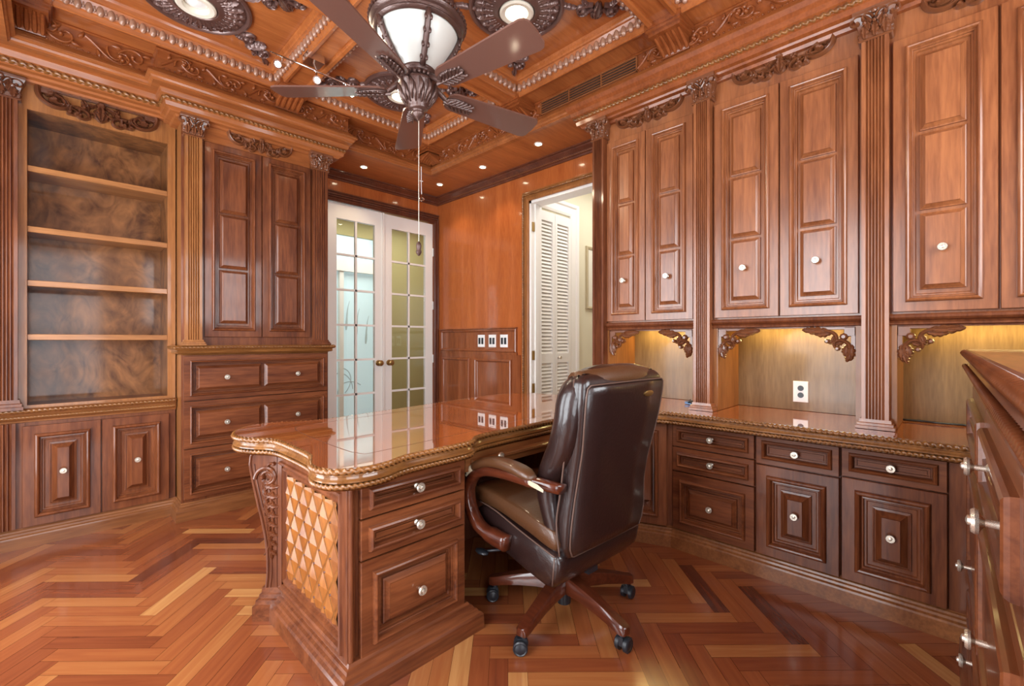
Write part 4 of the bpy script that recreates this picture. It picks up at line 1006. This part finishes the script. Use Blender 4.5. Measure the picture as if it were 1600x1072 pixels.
m.build('piping', piping, t, smooth='all')
m = M(); hp = []
side = [(.215, -.170, .40), (.226, -.145, .50), (.230, -.122, .60), (.231, -.124, .66), (.233, -.158, .73), (.237, -.205, .81), (.240, -.236, .90), (.236, -.248, .98), (.205, -.257, 1.022)]
hp = [(-x, y, z) for x, y, z in side]+[(-.12, -.262, 1.045), (0, -.264, 1.048), (.12, -.262, 1.045)]+side[::-1]
sp = smooth_path(hp, step=.025); rr = []
for p in sp: rr.append(.040+.020*min(1, max(0, (p[2]-.5)/.35)))
m.tube(sp, rr, 14); m.build('side_bolster', leather, t, smooth='all')
m = M(); m.loft([rsec(-.175, .175, interp(YB, z)+.10, interp(YB, z)+.175-abs(z-.7)*.06, z, .03) for z in (.48, .52, .58, .64, .70, .76, .82, .88, .94, .98, 1.0)]); m.build('back_cushion', leatherb, t, smooth='all')
m = M(); m.tube(smooth_path([(-.235, -.262, 1.036), (-.12, -.275, 1.050), (0, -.278, 1.054), (.12, -.275, 1.050), (.235, -.262, 1.036)], step=.03), [.030, .046, .052]+[.055]*11+[.052, .046, .030] if 0 else .050, 14); m.build('head_roll', leatherb, t, smooth='all')
m = M(); Gb = lambda u, v, w: (u, interp(YB, v)-.012-w, v)
m.loft([[Gb(.135+.034*cos(a)*s_, .985+.012*sin(a)*s_, w_) for a in [2*pi*i/20 for i in range(20)]] for s_, w_ in ((1, -.004), (1, .003), (.8, .005))]); m.build('badge', brass, t, smooth=True)
def extrude_x(prof, hw, mat, name, r=.03, parent=None):
    cy = sum(p[0] for p in prof)/len(prof); cz = sum(p[1] for p in prof)/len(prof); sec = []
    sp_ = smooth_path(prof, closed=True, step=.03)
    for x, k in ((-hw, .80), (-hw+.006, .90), (-hw+.018, .965), (-hw+.04, 1), (0, 1.01), (hw-.04, 1), (hw-.018, .965), (hw-.006, .90), (hw, .80)):
        sec.append([(x, cy+(y-cy)*(1-(1-k)*.35), cz+(z-cz)*k) for y, z in sp_])
    m = M(); m.loft(sec); return m.build(name, mat, parent, smooth='all')
extrude_x([(-.205, .395), (-.20, .30), (-.165, .262), (-.10, .268), (.05, .302), (.22, .352), (.282, .40), (.288, .45), (.24, .482), (.12, .468), (-.04, .432)], .272, leather, 'seat_base', parent=t)
extrude_x([(-.19, .405), (-.04, .438), (.12, .474), (.25, .486), (.31, .492), (.328, .522), (.30, .552), (.20, .552), (.04, .530), (-.10, .500), (-.19, .478)], .268, leatherb, 'seat_cushion', parent=t)
def arm(sx):
    ap = smooth_path([(-.225, .655), (-.14, .668), (0, .672), (.13, .660), (.215, .622), (.256, .560), (.250, .485), (.205, .425), (.135, .390), (.050, .372)], step=.018)
    sec = []; N = len(ap)
    for i, (y, z) in enumerate(ap):
        a = ap[max(0, i-1)]; b = ap[min(N-1, i+1)]; ty, tz = b[0]-a[0], b[1]-a[1]; l = sqrt(ty*ty+tz*tz); ny, nz = -tz/l, ty/l
        q = i/(N-1); th = .019+.004*q+(.010 if q > .9 else 0); hw = .024+.008*max(0, q-.3); xo = .318+.012*sin(pi*q)
        if q < .12: xo -= .05*(.12-q)/.12
        if q > .85: xo -= .03*(q-.85)/.15
        P = []
        for k in range(12):
            an = 2*pi*k/12; c_, s_ = cos(an), sin(an)
            cc = abs(c_)**.6*(1 if c_ > 0 else -1); ss = abs(s_)**.6*(1 if s_ > 0 else -1)
            P.append((sx*(xo+cc*hw), y+ny*ss*th, z+nz*ss*th))
        sec.append(P)
    m = M(); m.loft(sec); o = m.build('armrest', W['chairw'], t, smooth='all')
    pp_ = smooth_path([(-.135, .684), (-.06, .702), (.04, .708), (.13, .697), (.20, .668), (.240, .634)], step=.02); sec = []; N = len(pp_)
    for i, (y, z) in enumerate(pp_):
        a = pp_[max(0, i-1)]; b = pp_[min(N-1, i+1)]; ty, tz = b[0]-a[0], b[1]-a[1]; l = sqrt(ty*ty+tz*tz); ny, nz = -tz/l, ty/l
        q = i/(N-1); s_ = min(1, .45+sin(pi*q)*1.4); P = []
        for k in range(12):
            an = 2*pi*k/12; c_, d_ = cos(an), sin(an); cc = abs(c_)**.7*(1 if c_ > 0 else -1); dd = abs(d_)**.7*(1 if d_ > 0 else -1)
            P.append((sx*(.325+cc*.036*s_), y+ny*dd*.020*s_, z+nz*dd*.020*s_))
        sec.append(P)
    m = M(); m.loft(sec); p = m.build('arm_pad', leatherb, o, smooth='all')
    m = M(); m.loft([[(sx*(.325+cos(a)*.033*s_), yy+sin(a)*.0*s_+ny_*sin(a)*.020*s_, z_+nz_*sin(a)*.020*s_) for a in [2*pi*k/12 for k in range(12)]] for yy, z_, ny_, nz_, s_ in ((.212, .660, .55, .83, 1.0), (.238, .640, .62, .78, 1.0), (.254, .618, .75, .66, .85), (.262, .604, .85, .5, .5))])
    m.build('worn_patch', wornm, o, smooth='all')
    m = M(); m.loft([[(sx*(.3425-.0), y_, z_-.004), (sx*.3445, y_, z_-.014), (sx*.3445, y_+.03, z_-.006), (sx*.3425, y_+.03, z_+.008)] for y_, z_ in ((-.20, .668), (-.14, .676))]); m.build('chipped_patch', wornm, o)
arm(-1); arm(1)
m = M(); m.tube([(0, 0, .06), (0, 0, .25)], .024, 16); m.tube([(0, 0, .045), (0, 0, .15)], .030, 16); m.build('gas_cylinder', blackp, t, smooth=True)
m = M(); m.box(ID, -.10, .10, -.12, .12, .245, .285); m.box(ID, -.03, .03, -.16, .10, .235, .262); m.build('tilt_mechanism', blackp, t)
m = M(); m.tube([(-.08, .08, .262), (-.20, .16, .285), (-.29, .20, .290)], .006, 8); m.ball((-.30, .205, .290), .022, .040, .010); m.build('lever', blackp, t, smooth='all')
for k in range(5):
    A = radians(120.5+72*k); ca_, sa_ = cos(A), sin(A)
    def B(r, s_, z): return (r*ca_-s_*sa_, r*sa_+s_*ca_, z)
    sec = []
    for r, hw, zt, zb in ((.020, .030, .178, .105), (.06, .032, .176, .108), (.12, .030, .166, .108), (.20, .027, .148, .100), (.28, .025, .126, .086), (.325, .025, .112, .076), (.343, .021, .108, .076), (.350, .012, .106, .078)):
        b_ = .006; sec.append([B(r, -hw, zb), B(r, hw, zb), B(r, hw, zt-.010), B(r, hw-b_, zt), B(r, -hw+b_, zt), B(r, -hw, zt-.010)])
    m = M(); m.loft(sec); lg = m.build('base_leg', W['chairw'], t, smooth=True)
    ang = A+radians((20, -60, 100, 35, -20)[k]); cx, cy = B(.322, 0, 0)[:2]
    m = M(); m.tube([(cx, cy, .048), (cx, cy, .080)], .011, 10)
    m.box(lambda u, v, w: (cx+u*cos(ang)-v*sin(ang), cy+u*sin(ang)+v*cos(ang), w), -.012, .024, -.010, .010, .026, .060); m.build('caster', blackp, lg, smooth=True)
    for sd in (-1, 1):
        Wh = lambda u, v, w: (cx+.012*cos(ang)+u*cos(ang)-sd*(w)*sin(ang), cy+.012*sin(ang)+u*sin(ang)+sd*(w)*cos(ang), .0285+v)
        m = M(); m.lathe(Wh, 0, 0, [(.006, .009), (.0285, .010), (.0285, .024), (.024, .028), (.020, .026), (.014, .028), (.004, .030)], 20); m.build('wheel', blackp, lg, smooth=True)

# ================================================================== ceiling fan
fx, fy, zb = 1.209, 1.81, 2.385
t = thing('ceiling_fan', 'bronze five-blade ceiling fan with frosted glass bowl and leaf brackets', 'ceiling fan', (fx, fy, 3.02))
FU_ = lambda u, v, w: (fx+u, fy+v, w)
m = M(); m.tube([(fx, fy, 2.70), (fx, fy, 3.0)], .013, 14); m.build('downrod', bronze, t, smooth=True)
m = M(); m.lathe(FU_, 0, 0, [(.030, 2.955), (.050, 2.965), (.068, 2.99), (.075, 3.02)], 24, cap=False); m.build('canopy', bronze, t, smooth=True)
m = M(); m.lathe(FU_, 0, 0, [(.012, 2.775), (.03, 2.765), (.10, 2.745), (.17, 2.722), (.205, 2.700), (.216, 2.690), (.222, 2.678), (.216, 2.666), (.205, 2.660), (.202, 2.650), (.206, 2.642), (.200, 2.634), (.190, 2.630), (.186, 2.636)], 56, cap=False)
for k in range(56):
    a = 2*pi*k/56; m.ball((fx+.222*cos(a), fy+.222*sin(a), 2.690), .009, .009, .012, 6, 4)
m.build('top_rim', bronze, t, smooth=True)
m = M(); m.lathe(FU_, 0, 0, [(.187, 2.640), (.180, 2.615), (.158, 2.570), (.128, 2.525), (.098, 2.485), (.078, 2.462)], 48, cap=False); m.build('glass_bowl', frost, t, smooth=True)
for k in range(5):
    A = radians(133.6+36-72*k+8)
    P = [(.198, 2.640), (.188, 2.610), (.166, 2.566), (.136, 2.520), (.106, 2.480), (.086, 2.455)]
    m = M(); path_ = smooth_path([(fx+r*cos(A), fy+r*sin(A), z) for r, z in P], step=.02)
    m.tube(path_, .014, 8)
    for i, q in enumerate(path_[1:-1:2]):
        for sd in (-1, 1): m.ball((q[0]-sd*.012*sin(A)+.006*cos(A), q[1]+sd*.012*cos(A)+.006*sin(A), q[2]-.004), .008, .008, .014, 6, 4)
    m.build('glass_strap', bronze, t, smooth='all')
m = M(); m.lathe(FU_, 0, 0, [(.082, 2.468), (.088, 2.460), (.086, 2.452), (.076, 2.448), (.080, 2.440), (.080, 2.418), (.090, 2.412), (.092, 2.404), (.088, 2.396), (.082, 2.372), (.070, 2.340), (.054, 2.312), (.044, 2.300), (.046, 2.292), (.036, 2.284), (.026, 2.282), (.030, 2.272), (.028, 2.262), (.016, 2.250), (.006, 2.242), (.002, 2.236)], 40)
for k in range(24):
    a = 2*pi*k/24; m.ball((fx+.082*cos(a), fy+.082*sin(a), 2.429), .010, .010, .013, 7, 4)
for k in range(12):
    a = 2*pi*k/12
    m.tube([(fx+r*cos(a+d), fy+r*sin(a+d), z) for r, z, d in ((.090, 2.400, 0), (.086, 2.375, .12), (.074, 2.345, .05), (.058, 2.314, .0))], [.005, .013, .010, .004], 6)
    a += pi/12; m.tube([(fx+r*cos(a), fy+r*sin(a), z) for r, z in ((.084, 2.374), (.070, 2.338), (.050, 2.306))], [.004, .009, .004], 6)
m.build('motor_hub', bronze, t, smooth='all')
PIT = radians(-12)
for k in range(5):
    A = radians(133.6-72*k)
    def Bl(r, s_, w, A=A): return (fx+r*cos(A)-s_*cos(PIT)*sin(A), fy+r*sin(A)+s_*cos(PIT)*cos(A), zb+s_*sin(PIT)-w)
    ol_ = [(.150, -.034), (.165, -.050), (.185, -.058), (.40, -.068), (.640, -.079), (.662, -.072), (.674, -.055), (.678, 0), (.674, .055), (.662, .072), (.640, .079), (.40, .068), (.185, .058), (.165, .050), (.150, .034)]
    nn = len(ol_); m = M()
    m.add([Bl(r, s_, 0) for r, s_ in ol_]+[Bl(r, s_, .008) for r, s_ in ol_], [tuple(range(nn)), tuple(range(2*nn-1, nn-1, -1))]+[(i, i+nn, (i+1) % nn+nn, (i+1) % nn) for i in range(nn)])
    b = m.build('blade', blade, t)
    m = M(); G = lambda u, v, w, Bl=Bl: Bl(u, -v, .008+w)
    m.tube([(fx+.075*cos(A), fy+.075*sin(A), 2.425), (fx+.115*cos(A), fy+.115*sin(A), 2.400), Bl(.150, 0, .010), Bl(.20, 0, .014)], [.016, .014, .013, .009], 8)
    sec = []
    for w_, sc in ((0, 1), (.006, 1), (.011, .82), (.012, .4)):
        sec.append([G(.215+.075*sc*cos(a), .034*sc*sin(a)*(1-.25*cos(a)), w_) for a in [2*pi*i/20 for i in range(20)]])
    m.loft(sec); m.ribbon(G, [(.13+.02*i, 0) for i in range(9)], [.006]*9, .012, .008)
    for i in range(6):
        for sd in (-1, 1):
            m.ribbon(G, ([(.155+.021*i, 0), (.166+.021*i, sd*.016), (.180+.021*i, sd*(.034-.003*abs(i-2)))])[::sd], [.004, .006, .005], .008, .010)
            m.lathe(offsetF(G, .182+.021*i, sd*(.035-.003*abs(i-2)), .008), 0, 0, [(.006, 0), (.004, .007), (.001, .008)], 6)
    m.build('blade_bracket', bronze, b, smooth='all')
m = M(); m.tube([(fx+.004, fy, 2.245), (fx+.004, fy, 1.655)], .0013, 5); m.build('pull_chain', lampw, t)
m = M(); m.lathe(lambda u, v, w: (fx+.004+u, fy+v, w), 0, 0, [(.003, 1.668), (.010, 1.660), (.013, 1.645), (.010, 1.630), (.014, 1.618), (.009, 1.606), (.003, 1.600)], 12); m.build('chain_pendant', bronze, t, smooth=True)
# hanging cord with hook at the tray corner
t = thing('hanging_cord', 'short pale cord with a ring hook hanging from the ceiling tray corner', 'cord', (2.43, 3.585, 2.80))
m = M(); m.tube([(2.43, 3.585, 2.835), (2.43, 3.585, 2.66), (2.434, 3.585, 2.56)], .004, 6); m.tube([(2.415, 3.585, 2.70), (2.447, 3.585, 2.70)], .005, 6); m.build('cord', whitec, t)
m = M(); m.tube([(2.434, 3.585, 2.575), (2.434, 3.585, 2.545)], [.006, .010], 8); m.tube([(2.434+.022*cos(a), 3.585-.022*sin(a)*.6, 2.530+.010*sin(a)) for a in [2*pi*i/16 for i in range(16)]], .006, 6, closed=True); m.build('ring_hook', chrome, t, smooth=True)
# track light on the beam
t = thing('track_light', 'chrome track light with three spot heads under the ceiling beam', 'track light', (1.168, 2.93, 3.02))
m = M(); m.box(ID, 1.118, 1.222, 2.885, 2.975, 2.972, 3.021); m.build('canopy_box', framem if 0 else chrome, t)
m = M(); m.tube([(1.168, 2.93, 2.975), (1.168, 2.90, 2.93), (1.168, 2.875, 2.90)], .006, 8); m.build('stem', chrome, t)
m = M(); m.tube([(.895, 2.873, 2.90), (1.403, 2.880, 2.90)], .0055, 8); m.build('rail', chrome, t)
for X_, dx in ((.965, -.03), (1.165, .0), (1.36, .03)):
    m = M(); m.tube([(X_, 2.875, 2.90), (X_, 2.875, 2.862)], .005, 8); q0 = (X_+.012, 2.90, 2.868); q1 = (X_+dx-.012, 2.835, 2.822)
    m.tube([q0, tuple((a+b)/2 for a, b in zip(q0, q1)), q1], [.016, .022, .024], 14); h = m.build('spot_head', chrome, t, smooth=True)
    m = M(); m.ball((q1[0], q1[1]-.004, q1[2]-.004), .016, .012, .016, 12, 6); m.build('bulb', spotm, h, smooth='all')
    l = bpy.data.lights.new('track_beam', 'SPOT'); l.energy = 9; l.color = (1, .86, .62); l.spot_size = radians(150); l.spot_blend = .7; l.shadow_soft_size = .03
    o = bpy.data.objects.new('track_beam', l); C.objects.link(o); o.location = (q1[0]-1.168, q1[1]-.02-2.93, q1[2]-.03-3.02); o.rotation_euler = (radians(-45), 0, 0); o.parent = t
